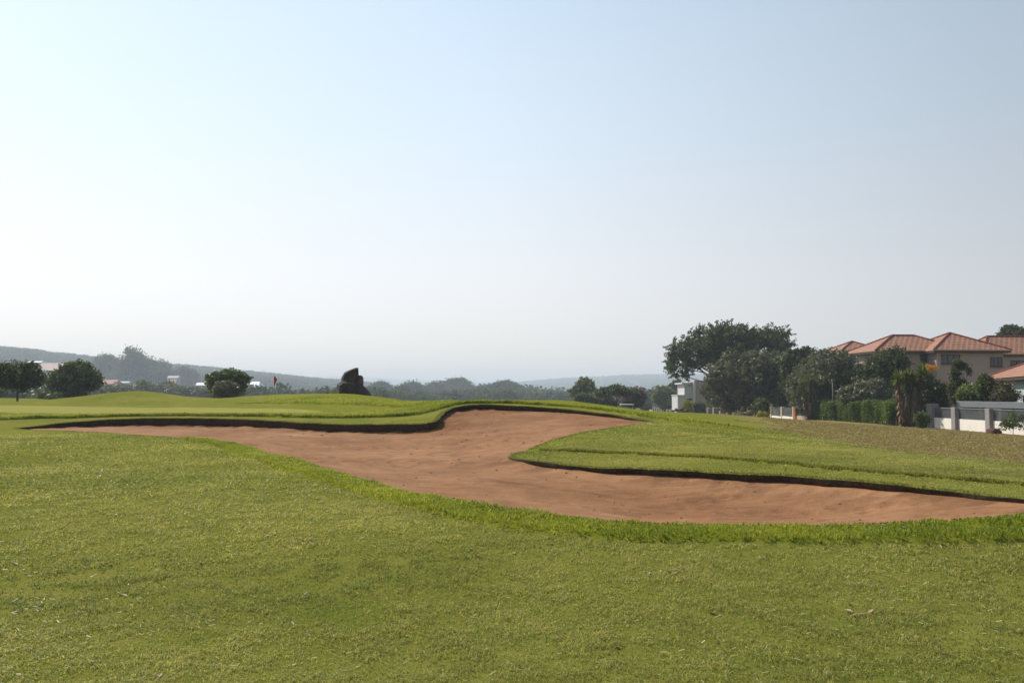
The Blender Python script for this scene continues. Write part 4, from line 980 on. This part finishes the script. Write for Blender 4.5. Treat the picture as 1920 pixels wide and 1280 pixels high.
def heap(u0, u1, v0, v1, Y, spots, mat, grp):
    for k, (u, v, r, lab) in enumerate(spots):
        x, y, z = W(u, v, Y + (k % 3 - 1) * .5); R_ = px(r * 1.4, Y); g = random.Random(int(u * 7 + v))
        pts = [Vector((g.gauss(0, 1), g.gauss(0, 1), g.gauss(0, 1))).normalized() for _ in range(11)]
        pts = [(p.x * R_ * 1.25, p.y * R_, p.z * R_ * .85) for p in pts]
        o = obj_bm('rock', rock_bm(pts, u, R_ * .12, 2, 1.2 / R_), mat, smooth=True); o.location = (x, y, z); o.rotation_euler = (0, g.uniform(-.6, .6), g.uniform(0, 3))
        tag(o, lab, 'rock', grp)
heap(0, 0, 0, 0, 104, [(1380,782,4.5,'low rock at the left tip of the heap under the dark bushy tree'),(1387,776,6,'long rock second from the left in the heap under the dark bushy tree'),(1394,768,5,'topmost pale capped rock of the heap under the dark bushy tree'),(1398,779,8,'big brown rock in the middle of the heap under the dark bushy tree'),
     (1409,777,9,'large shadowed rock on the right of the heap under the dark bushy tree'),(1408,767,6,'dark rock behind the crest of the heap under the dark bushy tree'),(1418,781,6,'rock at the right end of the heap touching the yellow plant')], M['rock_brown'], 'rocks heaped under the dark tree')
heap(0, 0, 0, 0, 165, [(1262,771,3,'reddish rock at the left tip of the heap by the square hedge'),(1268,769,4,'long rock left of centre in the heap by the square hedge'),(1276,767,5,'tilted rust brown rock in the middle of the heap by the square hedge'),(1284,764,4,'topmost rock of the heap by the square hedge'),
     (1285,771,5,'shadowed rock at the right foot of the heap by the square hedge'),(1276,773,3.5,'flat rock along the bottom of the heap by the square hedge')], M['rock_brown'], 'rocks heaped by the square hedge')
prof('rock', 'flat reddish brown rock lying before the white panelled wall', 'rock', [(1851,811),(1853,805),(1861,802.5),(1870,803.5),(1877,808),(1877,812),(1864,813),(1853,812.5)], 54.5, .35, rock_mat('rock_red', (.06, .028, .024), (.26, .09, .07)), 8, None, .03)
tree('yellow_shrub', 'small yellow green topiary bush beside the square dark hedge', 'bush', 1290, 751, 766, 14, 160, 'bushy', 'leaf_yellow', 4, 150, 9, .2, .2, 61, 0)

# ------------------------------------------------------------------ houses and walls on the right
def tile_mat(name, a, b_, mortar):
    m, n, l, b = new_mat(name)
    uv = n.new('ShaderNodeUVMap')
    t = n.new('ShaderNodeTexBrick'); t.inputs['Scale'].default_value = 1.0; t.offset = 0.5
    t.inputs['Brick Width'].default_value = 0.62; t.inputs['Row Height'].default_value = 0.50; t.inputs['Mortar Size'].default_value = 0.075
    t.inputs['Mortar Smooth'].default_value = 0.4
    t.inputs['Color1'].default_value = (*a, 1); t.inputs['Color2'].default_value = (*b_, 1); t.inputs['Mortar'].default_value = (*mortar, 1)
    l.new(uv.outputs[0], t.inputs['Vector'])
    nz = noise_n(n, l, uv.outputs[0], 0.8, 4); r = ramp(n, [(0.3, (.82, .82, .82)), (.7, (1.1, 1.1, 1.1))]); l.new(nz.outputs['Fac'], r.inputs[0])
    l.new(mixc(n, l, 1.0, t.outputs['Color'], r.outputs[0], 'MULTIPLY'), b.inputs['Base Color']); b.inputs['Roughness'].default_value = .75
    w = n.new('ShaderNodeTexWave'); w.wave_type = 'BANDS'; w.bands_direction = 'Y'; w.wave_profile = 'SAW'; w.inputs['Scale'].default_value = 1 / .36 / 3.18 * 1.59; l.new(uv.outputs[0], w.inputs['Vector'])
    bp = n.new('ShaderNodeBump'); bp.inputs['Strength'].default_value = .5; bp.inputs['Distance'].default_value = .04
    l.new(t.outputs['Fac'], bp.inputs['Height']); bp.invert = True; l.new(bp.outputs[0], b.inputs['Normal'])
    return m
M['tiles'] = tile_mat('roof_tiles', (0.135, 0.034, 0.014), (0.195, 0.060, 0.027), (0.36, 0.20, 0.115))
M['ridge_tile'] = simple('ridge_tile', (0.150, 0.030, 0.015), .7, .2, 5)
M['wall_pink'] = simple('wall_pink', (0.325, 0.250, 0.218), .9, .06, 1.2)
M['wall_teal'] = simple('wall_teal', (0.33, 0.40, 0.385), .9, .06, 1.2)
M['wall_white'] = simple('wall_white', (0.62, 0.58, 0.53), .9, .07, 1.5)
M['wall_house_white'] = simple('wall_house_white', (0.44, 0.425, 0.44), .9, .05, .6)
M['pier_grey'] = simple('pier_grey', (0.21, 0.195, 0.192), .9, .08, 2)
M['beam_grey'] = simple('beam_grey', (0.135, 0.142, 0.150), .85, .06, 1.5)
M['frame_brown'] = simple('frame_brown', (0.085, 0.032, 0.030), .6, .15, 4)
M['fascia'] = simple('fascia', (0.045, 0.030, 0.027), .7, .15, 3)
M['slat_dark'] = simple('slat_dark', (0.055, 0.062, 0.065), .6, .15, 3)
M['orange_wall'] = simple('orange_wall', (0.45, 0.17, 0.075), .9, .15, 2)
M['cream_wall'] = simple('cream_wall', (0.60, 0.46, 0.33), .9, .08, 2)
def glass_mat():
    m, n, l, b = new_mat('window_glass'); b.inputs['Base Color'].default_value = (.02, .024, .028, 1); b.inputs['Roughness'].default_value = .06; b.inputs['Specular IOR Level'].default_value = .6; return m
M['glass'] = glass_mat()

def poly_obj(name, polys, mat, parent=None):
    """flat roof planes with UVs in metres along and up each slope, given a thickness downwards"""
    bm = bmesh.new(); uvl = bm.loops.layers.uv.new('UVMap')
    for P in polys:
        P = [Vector(p) for p in P]; nrm = (P[1] - P[0]).cross(P[2] - P[0]).normalized()
        if nrm.z < 0: P = P[::-1]; nrm = -nrm
        al = Vector((0, 0, 1)).cross(nrm); al = al.normalized() if al.length > 1e-4 else Vector((1, 0, 0)); up = nrm.cross(al)
        vs = [bm.verts.new(p) for p in P]; f = bm.faces.new(vs)
        for lp in f.loops: lp[uvl].uv = (lp.vert.co.dot(al), lp.vert.co.dot(up))
        lo = [bm.verts.new(p - Vector((0, 0, .10))) for p in P]; bm.faces.new(lo[::-1])
        for i in range(len(vs)): j = (i + 1) % len(vs); bm.faces.new((vs[i], lo[i], lo[j], vs[j]))
    me = bpy.data.meshes.new(name); bm.to_mesh(me); bm.free(); me.materials.append(mat)
    o = bpy.data.objects.new(name, me); C.objects.link(o)
    if parent: o.parent = parent
    return o
def caps(name, segs, mat, parent, r=.11):
    bm = bmesh.new()
    for a, b in segs: tube(bm, [Vector(a) + Vector((0, 0, .03)), Vector(b) + Vector((0, 0, .03))], [r, r], 6)
    return obj_bm(name, bm, mat, parent)
def hip(root, x0, x1, y0, y1, ze, zr, ov=.55, along='x', cap=True, shorten=1.0):
    """hip roof over a rectangle with eaves: tiles, ridge caps, fascia"""
    x0, x1, y0, y1 = x0 - ov, x1 + ov, y0 - ov, y1 + ov
    if along == 'x': k = min((y1 - y0) / 2 * shorten, (x1 - x0) / 2 - .01); r0, r1 = (x0 + k, (y0 + y1) / 2, zr), (x1 - k, (y0 + y1) / 2, zr)
    else: k = min((x1 - x0) / 2 * shorten, (y1 - y0) / 2 - .01); r0, r1 = ((x0 + x1) / 2, y0 + k, zr), ((x0 + x1) / 2, y1 - k, zr)
    a, b, c, d = (x0, y0, ze), (x1, y0, ze), (x1, y1, ze), (x0, y1, ze)
    if along == 'x': P = [[a, b, r1, r0], [b, c, r1], [c, d, r0, r1], [d, a, r0]]; hp = [(a, r0), (d, r0), (b, r1), (c, r1), (r0, r1)]
    else: P = [[a, b, r0], [b, c, r1, r0], [c, d, r1], [d, a, r0, r1]]; hp = [(a, r0), (b, r0), (c, r1), (d, r1), (r0, r1)]
    rf = poly_obj('roof', P, M['tiles'], root)
    if cap: caps('ridge_cap', hp, M['ridge_tile'], rf)
    bm = bmesh.new(); t = .05
    for q in ((x0 + t, x1 - t, y0 + t, y0 + 2 * t), (x0 + t, x1 - t, y1 - 2 * t, y1 - t), (x0 + t, x0 + 2 * t, y0 + 2 * t, y1 - 2 * t), (x1 - 2 * t, x1 - t, y0 + 2 * t, y1 - 2 * t)): box(bm, *q, ze - .34, ze - .07)
    box(bm, x0 + .12, x1 - .12, y0 + .12, y1 - .12, ze - .345, ze - .31)
    obj_bm('fascia', bm, M['fascia'], rf)
    return rf
def window(root, x0, x1, z0, z1, y, lights=2, mat='frame_brown'):
    """a window in a wall facing -y: frame, mullions and a recessed looking pane"""
    bm = bmesh.new(); t = .09
    box(bm, x0, x1, y - .06, y + .02, z0, z0 + t); box(bm, x0, x1, y - .06, y + .02, z1 - t, z1); box(bm, x0, x0 + t, y - .06, y + .02, z0 + t, z1 - t); box(bm, x1 - t, x1, y - .06, y + .02, z0 + t, z1 - t)
    for k in range(1, lights):
        xm = x0 + (x1 - x0) * k / lights; box(bm, xm - .04, xm + .04, y - .05, y + .02, z0 + t, z1 - t)
    w = obj_bm('window', bm, M[mat], root)
    box_obj('pane', (x0 + t, x1 - t, y - .015, y + .01, z0 + t, z1 - t), M['glass'], w)
    box_obj('sill', (x0 - .08, x1 + .08, y - .14, y - .002, z0 - .09, z0 - .003), M[mat], w)
    return w

# two storey house with tiled hips; built in its own turned frame
RZ = math.radians(4)
HY = 98.0; hx = WX(1757, HY); hz = h1(hx, HY)
house = thing('tiled_house', 'two storey pinkish house with terracotta tiled hip roofs behind the garden plants', 'house', (hx, HY, hz), RZ)
def loc(u, v, Yd):
    """into the house frame"""
    p = Vector(W(u, v, Yd)) - Vector((hx, HY, hz)); c, s = math.cos(-RZ), math.sin(-RZ)
    return Vector((p.x * c - p.y * s, p.x * s + p.y * c, p.z))
eave = W(1800, 656, 98.5)[2] - hz
A0, A1 = 0.15, 7.9                 # front wing
box_obj('wall', (A0, A1, .2, 8.0, -.5, eave - .2), M['wall_pink'], house)
box_obj('wall', (-5.6, A0 - .004, 2.0, 9.0, -.5, eave - .2), M['wall_pink'], house)
box_obj('wall', (A1 + .004, 18.0, 2.4, 9.5, -.5, eave - .45), M['wall_pink'], house)
zr1 = W(1792, 625, 103)[2] - hz; zr2 = W(1720, 629.5, 104)[2] - hz
hip(house, A0, A1, .2, 8.0, eave, zr1, .6, 'y', shorten=1.0)
hip(house, -5.6, 4.0, 2.0, 9.0, eave - .006, zr2, .6, 'x')
zr3 = W(1880, 632, 106)[2] - hz
hip(house, A1 - .6, 18.5, 2.6, 9.5, eave - .30, zr3, .5, 'x', shorten=.75)
def wz(v, Y): return W(1800, v, Y)[2] - hz
def wx(u, yloc): # x in house frame of a column on the wall plane y = yloc
    lo, hi = -10.0, 20.0
    for _ in range(50):
        m_ = (lo + hi) / 2; X = hx + m_ * math.cos(RZ) - yloc * math.sin(RZ); Yw = HY + m_ * math.sin(RZ) + yloc * math.cos(RZ)
        if 960 + F * X / Yw < u: lo = m_
        else: hi = m_
    return lo
window(house, wx(1765.5, .2), wx(1800.5, .2), wz(682, 98.5), wz(664.5, 98.5), .2, 3)
window(house, wx(1857, .2), wx(1879.5, .2), wz(687, 98.5), wz(669, 98.5), .2, 3)
window(house, wx(1725, 2.0), wx(1738.5, 2.0), wz(684, 100.5), wz(664.5, 100.5), 2.0, 1)
window(house, wx(1895, 2.4), wx(1930, 2.4), wz(685, 101), wz(675, 101), 2.4, 3)
# grey solar panel tilted on the rear roof
bm = bmesh.new()
p0, p1 = loc(1847, 639, 107), loc(1872, 631, 107); vs = [bm.verts.new(p) for p in (p0, loc(1868, 639.5, 106), p1, loc(1852, 634, 109))]; f = bm.faces.new(vs)
r = bmesh.ops.extrude_face_region(bm, geom=[f]); bmesh.ops.translate(bm, verts=[v for v in r['geom'] if isinstance(v, bmesh.types.BMVert)], vec=(0, 0, -.08))
obj_bm('solar_panel', bm, M['beam_grey'], house)

# lower tiled roof of the neighbour, further back on the left
Y2 = 116.0; x2 = WX(1600, Y2); z2 = h1(x2, Y2)
h2 = thing('tiled_house', 'lower tiled roof house showing left of the main roof behind the olive tree', 'house', (x2, Y2, z2), math.radians(4))
e2 = W(1600, 661, Y2)[2] - z2; w2a, w2b = px(1578 - 1600, Y2), px(1668 - 1600, Y2)
box_obj('wall', (w2a, w2b, 0, 7, -.5, e2 - .2), M['wall_pink'], h2)
hip(h2, w2a, w2b, 0, 7, e2, W(1622, 640, Y2 + 3.5)[2] - z2, .5, 'x')

# single storey house at the right edge: its long side looks left over the garden wall
fa, na_ = Vector((39.8, 74.8)), Vector((34.9, 59.8)); dd_ = (na_ - fa); a3 = math.atan2(dd_.y, dd_.x)
z3 = h1(34, 62)
h3 = thing('low_house', 'low house with pale teal walls and tiled roof at the right edge of the picture', 'house', (fa.x, fa.y, z3), a3)
e3 = W(1880, 705, 67)[2] - z3; L3 = dd_.length + 5
box_obj('wall', (.65, L3, .65, 9, -.4, e3 - .15), M['wall_teal'], h3)
hip(h3, .65, L3, .65, 9, e3, e3 + 2.0, .65, 'x', shorten=.9)
window(h3, 10.6, 12.9, .6, 2.5, .65, 2, 'beam_grey')
box_obj('pilaster', (5.0, 6.0, .35, .647, -.4, e3 - .9), M['wall_house_white'], h3)

# garden wall of white panels between grey piers, running away from us
XW = WX(1795, 62.0)
wl_ = thing('garden_wall', 'white panelled garden wall with grey piers and dark slatted openings', 'wall', (XW, 66.0, 0))
def wy_of(u): return F * XW / (u - 960.0)
piers = [wy_of(1746.5), wy_of(1792.5), wy_of(1857.0), wy_of(1935.0)]
ptop = W(1795, 763.5, 62)[2]
for k, y in enumerate(piers):
    g_ = h1(XW, y); w_ = .55 if k else .75
    box_obj('pier', (-.32, .30, y - 66 - w_ / 2, y - 66 + w_ / 2, g_ - .4, ptop + (.22 if k == 0 else 0)), M['pier_grey'], wl_, .015)
for a, b in zip(piers[1:], piers[:-1]):
    ya, yb = a - 66 + .28, b - 66 - (.28 if b != piers[0] else .38); g_ = min(h1(XW, a), h1(XW, b)); pt = W(1795, 785, 62)[2]
    box_obj('panel', (-.08, .10, ya, yb, g_ - .4, pt), M['wall_white'], wl_)
    bm = bmesh.new(); zz = pt + .05
    while zz < ptop - .12: box(bm, -.02, .03, ya, yb, zz, zz + .085); zz += .115
    obj_bm('slats', bm, M['slat_dark'], wl_)
    box_obj('rail', (-.05, .06, ya, yb, ptop - .10, ptop - .04), M['beam_grey'], wl_)
# grey carport frame behind the wall
cp = thing('carport', 'flat grey carport beam on posts behind the white panelled wall', 'carport', (XW + 1.4, 62, h1(XW + 1.4, 62)))
cz = W(1800, 752.5, 61)[2] - cp.location.z
box_obj('beam', (-.2, .15, -9, 2.6, cz - .42, cz), M['beam_grey'], cp, .01)
box_obj('beam', (.154, 1.5, 2.2, 2.6, cz - .42, cz - .003), M['beam_grey'], cp, .01)
box_obj('roof_sheet', (.154, 1.5, -9, 2.196, cz - .2, cz - .12), M['slat_dark'], cp)
for y in (2.2, -3.2, -8.8): box_obj('post', (-.16, .12, y, y + .3, -.4, cz - .423), M['beam_grey'], cp)
box_obj('back_wall', (1.51, 1.65, -9, 2.6, -.4, cz - .3), M['beam_grey'], cp)

# white flat roofed house in the distance
YM = 185.0; xm = WX(1300, YM); zm = h1(xm, YM)
mh = thing('modern_house', 'white flat roofed house of plain blocks beyond the rock heap', 'house', (xm, YM, zm))
def mz(v): return W(1300, v, YM)[2] - zm
def mx_(u): return px(u - 1300, YM)
box_obj('block', (mx_(1284), mx_(1301) - .01, .4, 8, -.6, mz(720)), M['wall_house_white'], mh)
box_obj('roof_slab', (mx_(1278.5), mx_(1301) - .01, -.3, 8.2, mz(720) + .003, mz(717)), M['wall_house_white'], mh)
box_obj('block', (mx_(1271), mx_(1284) - .01, .2, 7, -.6, mz(741.5)), M['wall_house_white'], mh)
box_obj('roof_slab', (mx_(1270), mx_(1284) - .01, 0, 7.2, mz(741.5) + .003, mz(740)), M['wall_house_white'], mh)
box_obj('block', (mx_(1303), mx_(1350), 0, 9, -.6, mz(713)), M['wall_pink'], mh)
box_obj('fin_wall', (mx_(1299.5), mx_(1303) - .01, -.8, 9, -.6, mz(713.5)), M['wall_house_white'], mh)
window(mh, mx_(1286), mx_(1298), mz(768), mz(747), .4, 4)

# pillared fences along the gardens
def fence(label, u0, Y0, u1, Y1, n, h, low, pier_m, low_m, infill, wp=.38, bulge=False, beyond=0.0):
    a, b = Vector((WX(u0, Y0), Y0, 0)), Vector((WX(u1, Y1), Y1, 0)); d = b - a; L = d.length
    root = thing('pillar_fence', label, 'fence', (a.x, a.y, 0), math.atan2(d.y, d.x))
    gz = [h1(*(a + d * (k / (n - 1))).xy) for k in range(n)]
    for k in range(n):
        x = L * k / (n - 1); box_obj('pillar', (x - wp / 2, x + wp / 2, -wp / 2, wp / 2, gz[k] - .4, gz[k] + h), M[pier_m], root, .02)
    for k in range(n - 1):
        xa, xb = L * k / (n - 1) + wp / 2 + .003, L * (k + 1) / (n - 1) - wp / 2 - .003; z = min(gz[k], gz[k + 1])
        if low: box_obj('low_wall', (xa, xb, -.11, .11, z - .4, z + low), M[low_m], root)
        bm = bmesh.new(); x = xa + .08
        if infill == 'bars':
            while x < xb - .03: box(bm, x, x + .035, -.018, .018, z + low, z + h - .14); x += .16
            box(bm, xa, xb, -.03, .03, z + h - .138, z + h - .08)
            obj_bm('railing', bm, M['slat_dark'], root)
        else:
            zz = z + low + .04
            while zz < z + h - .1: box(bm, xa, xb, -.02, .02, zz, zz + .1); zz += .13
            obj_bm('slats', bm, M['slat_dark'], root)
    return root
fence('pale pillared fence with dark slats beside the smaller yucca', 1447, 113, 1489, 101, 3, 1.45, .38, 'cream_wall', 'wall_white', 'slats')
fence('orange ended pale fence section below the smaller yucca', 1490.5, 100.2, 1515, 98.5, 2, 1.45, .42, 'orange_wall', 'cream_wall', 'slats')
fence('orange and white pillared fence with open railings left of the rock heap', 1317, 168, 1364, 140, 5, 1.45, .40, 'cream_wall', 'orange_wall', 'bars')
fence('long distant white pillared fence running away beyond the golf cart', 1207, 340, 1264, 196, 15, 1.5, .25, 'cream_wall', 'wall_white', 'bars', .6)
low = thing('garden_wall', 'distant low dark wall behind the long white pillared fence', 'wall', (WX(1222, 330), 330, h1(WX(1222, 330), 330)))
bm = bmesh.new(); box(bm, 0, px(62, 300), 0, .3, -.5, 2.0); box(bm, 0, px(62, 300), -.05, .35, 2.003, 2.12); obj_bm('masonry', bm, M['beam_grey'], low)

# ------------------------------------------------------------------ far houses on the left
M['far_pink'] = simple('far_pink', (0.56, 0.40, 0.35), .8, .08, .5)
M['far_red'] = simple('far_red', (0.36, 0.16, 0.12), .8, .1, .5)
M['far_white'] = simple('far_white', (0.75, 0.75, 0.75), .6, .04, .5)
M['far_grey'] = simple('far_grey', (0.38, 0.40, 0.42), .8, .08, .5)
M['far_wall'] = simple('far_wall', (0.34, 0.33, 0.33), .9, .08, .5)
def far_house(label, u0, u1, v_ridge, v_eave, v_base, Y, roof, wallm='far_wall', dep=7, rz=0.0, gable=True):
    x = WX((u0 + u1) / 2, Y); zb = W(0, v_base, Y)[2]; w = px(u1 - u0, Y)
    r = thing('far_house', label, 'house', (x, Y, zb), rz, 'houses on the wooded slope')
    ze, zr = W(0, v_eave, Y)[2] - zb, W(0, v_ridge, Y)[2] - zb
    bm = bmesh.new(); box(bm, -w / 2 + .4, w / 2 - .4, .5, dep - .5, -6, ze - .15)
    obj_bm('wall', bm, M[wallm], r)
    a, b, c, d = (-w / 2, 0, ze), (w / 2, 0, ze), (w / 2, dep, ze), (-w / 2, dep, ze); s = 0 if gable else w * .2
    r0, r1 = (-w / 2 + s, dep / 2, zr), (w / 2 - s, dep / 2, zr)
    bm = bmesh.new()
    for P in ([a, b, r1, r0], [c, d, r0, r1]) + (([b, c, r1], [d, a, r0]) if not gable else ([b, c, r1], [d, a, r0])): bm.faces.new([bm.verts.new(p) for p in P])
    obj_bm('roof', bm, M[roof], r)
    for k in range(max(1, int(w / 5))):
        xx = -w / 2 + w * (k + .5) / max(1, int(w / 5)); fr = box_obj('window', (xx - .8, xx + .8, .42, .52, ze - 1.9, ze - .7), M['far_white'], r); box_obj('pane', (xx - .7, xx + .7, .40, .418, ze - 1.8, ze - .8), M['glass'], fr)
    return r
far_house('long pink roofed house between the lone tree and the spreading tree', 64, 124, 679.5, 694.5, 712, 543, 'far_pink', 'far_grey', 12, -.08)
far_house('thin pale roof just behind the long pink roofed house', 48, 74, 676.5, 679, 690, 587, 'far_white', 'far_grey', 8)
far_house('pale teal roofed house cut by the left edge of the picture', -30, 9, 684, 690, 712, 522, 'far_white', 'wall_teal', 8)
far_house('red roofed cottage right of the spreading tree', 184, 216, 711.5, 719.5, 732, 565, 'far_red', 'far_wall', 8, -.25)
far_house('small flat grey roofed shed right of the red roofed cottage', 218, 240, 714.5, 717.5, 732, 609, 'far_grey', 'far_wall', 7)
far_house('small house with an orange side below the tall hazy tree', 310, 329, 711, 717, 732, 652, 'far_red', 'far_wall', 7)
far_house('little grey roofed house above the orange sided one', 312, 333, 704, 708.5, 722, 717, 'far_grey', 'far_wall', 7)
far_house('white roofed hut gleaming left of the domed tree', 366, 385, 717, 722, 736, 587, 'far_white', 'far_red', 6)
far_house('grey white roofed house right of the domed tree', 461, 486, 715, 723.5, 740, 522, 'far_white', 'far_wall', 8, -.2, False)

# far power poles on the ridge
def power_pole(label, u, vt, vb, Y):
    x, y, z = W(u, vb, Y); h = W(u, vt, Y)[2] - z
    r = thing('power_pole', label, 'power pole', (x, y, z - 6), group='poles on the ridge'); h += 6
    bm = bmesh.new(); tube(bm, [(0, 0, 0), (0, 0, h)], [.35, .25], 6); obj_bm('pole', bm, M['bark'], r)
    box_obj('crossarm', (-2.2, 2.2, -.15, .15, h - 2.2, h - 1.8), M['bark'], r)
power_pole('thin power pole on the ridge above the domed tree', 398, 684, 696, 1850)
power_pole('power pole with crossarm on the ridge left of the flag', 495, 692, 704, 2020)

# ------------------------------------------------------------------ hills with their woods, and the hazy air
M['hill_ground'] = simple('hill_ground', (0.035, 0.045, 0.022), .95, .35, .02)
M['leaf_wood'] = leaf_mat('leaf_wood', (0.018, 0.032, 0.014), (0.080, 0.100, 0.040), 0.28, 0.95)
def hill(name, crest, foot, back, canopy):
    """a ridge: crest points seen at (u, v) Y metres off, a foot nearer by and a fall behind"""
    Cr = catmull([W(*p) for p in crest], 40, False); Cr[:, 2] -= canopy
    n = len(Cr); V = []; m_ = 14
    Fo = Cr.copy(); k = foot; Fo[:, 0] *= k; Fo[:, 1] *= k; Fo[:, 2] = -5.5
    for j in range(m_ + 1):
        t = j / m_; P = Fo * (1 - t) + Cr * t
        P[:, 2] = -5.5 + (Cr[:, 2] + 5.5) * (t * t * (3 - 2 * t) * .5 + t * .5) + 2.0 * fbm(P[:, 0] * .012, P[:, 1] * .012, 17, 3) * math.sin(t * math.pi)
        V.append(P)
    Bk = Cr.copy(); Bk[:, :2] *= back; Bk[:, 2] = -5.5; V.append(Cr * .6 + Bk * .4 - np.array([0, 0, .1]) * (Cr[:, 2:] + 5.5)); V.append(Bk)
    R_ = len(V); V = np.array(V)
    idx = np.arange(R_ * n).reshape(R_, n)
    Q = np.stack([idx[:-1, :-1], idx[:-1, 1:], idx[1:, 1:], idx[1:, :-1]], -1).reshape(-1, 4)
    struct(mesh_np(name, V.reshape(-1, 3), Q, M['hill_ground'], smooth=True))
    return V[:m_ + 1]
def woods(name, pts, crown, faces, size, seed, mat='leaf_wood', scale=1.0):
    """a wood that reads as one mass: leafy clumps for every crown"""
    g = np.random.default_rng(seed); n = len(pts)
    r = crown * g.uniform(.55, 1.35, n) * scale; ci = np.repeat(np.arange(n), faces); m = len(ci)
    d = g.normal(size=(m, 3)); d /= np.linalg.norm(d, axis=1)[:, None]; d[:, 2] = np.abs(d[:, 2]) * 1.1 - .25
    p = pts[ci] + d * r[ci][:, None] * np.array([1, 1, .85]) * g.uniform(.7, 1.05, m)[:, None] + np.array([0, 0, 1]) * (r[ci] * .35)[:, None]
    nrm = d + g.normal(size=(m, 3)) * .8; nrm /= np.linalg.norm(nrm, axis=1)[:, None]
    A = np.cross(nrm, g.normal(size=(m, 3))); A /= np.linalg.norm(A, axis=1)[:, None]; B_ = np.cross(nrm, A)
    s = size * g.uniform(.6, 1.3, m)[:, None]; A, B_ = A * s, B_ * s * .7
    V = np.stack([p - A, p - B_, p + A, p + B_], 1).reshape(-1, 3)
    t = np.clip(g.normal(.45, .22, n)[ci] + g.normal(0, .1, m), 0, 1)
    return stuff(mesh_np(name, V, np.arange(m * 4).reshape(-1, 4), M[mat], tint=t))
def scatter(grid, n, seed):
    g = np.random.default_rng(seed); R_, K = grid.shape[:2]
    i = g.uniform(0, R_ - 1.001, n); j = g.uniform(0, K - 1.001, n); i0, j0 = i.astype(int), j.astype(int); fi_, fj = (i - i0)[:, None], (j - j0)[:, None]
    return (grid[i0, j0] * (1 - fi_) + grid[i0 + 1, j0] * fi_) * (1 - fj) + (grid[i0, j0 + 1] * (1 - fi_) + grid[i0 + 1, j0 + 1] * fi_) * fj
LEFT = [(-700,660,1412),(-350,650,1412),(-100,651,1412),(0,652.5,1428),(60,657,1457),(90,662,1472),(150,668,1501),(200,675,1531),(300,683,1576),(350,687,1606),(430,694,1666),(490,700,1725),(540,705,1785),(600,712,1874),(650,714.5,1963),(700,720,2052),(760,728,2112)]
g1 = hill('hill', LEFT, .45, 1.4, 5.0)
woods('woodland', np.concatenate([scatter(g1, 8500, 1), scatter(g1[-3:], 2200, 2)]), 6.5, 40, 1.6, 3)
RIGHT = [(900,722,4085),(960,719.5,3990),(1000,716,3952),(1050,712,3895),(1100,709.5,3838),(1150,706.5,3800),(1200,704.5,3781),(1260,704,3762),(1340,703,3762),(1450,702,3781),(1600,702,3800),(1900,702,3800),(2400,704,3800)]
g2 = hill('hill', RIGHT, .55, 1.3, 7.0)
woods('woodland', np.concatenate([scatter(g2, 5200, 5), scatter(g2[-3:], 2600, 6)]), 11, 34, 3.3, 7)
FAR = [(480,712,6825),(600,709.5,6825),(650,709.5,6737),(700,711.5,6650),(760,714.5,6650),(820,716.5,6650),(880,719,6825),(960,720.5,7000),(1100,721,7000)]
g3 = hill('hill', FAR, .75, 1.15, 9.0)
woods('woodland', np.concatenate([scatter(g3, 2500, 8), scatter(g3[-2:], 1500, 9)]), 17, 26, 6, 10)
# scrub on the valley floor between the mounds and the hills
g = np.random.default_rng(77); n = 2600
yy = np.exp(g.uniform(math.log(330), math.log(1150), n)); uu = g.uniform(-150, 1250, n)
lim = np.interp(uu, [-150, 200, 420, 700, 1000, 1060, 1250], [.2, .6, 1.0, 1.0, .9, .7, .5])
m = (uu < 1060) | (yy > 330); uu, yy, lim = uu[m], yy[m], lim[m]
xx = (uu - 960) / F * yy; vp = np.column_stack([xx, yy, base_h(xx, yy) + 0.2])
woods('scrub', vp, 5.2, 60, 1.2, 11, 'leaf_far', np.clip(0.85 + 0.7 * fbm(xx * .012, yy * .006, 23, 3), .35, 1.7))

hzm = bpy.data.materials.new('haze'); hzm.use_nodes = True; hn, hl = hzm.node_tree.nodes, hzm.node_tree.links
hn.clear(); ho = hn.new('ShaderNodeOutputMaterial'); pv = hn.new('ShaderNodeVolumePrincipled')
pv.inputs['Color'].default_value = (0.80, 0.90, 1.0, 1); pv.inputs['Density'].default_value = HAZE_DENSITY; pv.inputs['Anisotropy'].default_value = 0.1
hl.new(pv.outputs[0], ho.inputs['Volume'])
hb_ = box_obj('haze', (-9500, 9500, -8000, 9500, -8.5, 118), hzm); stuff(hb_)
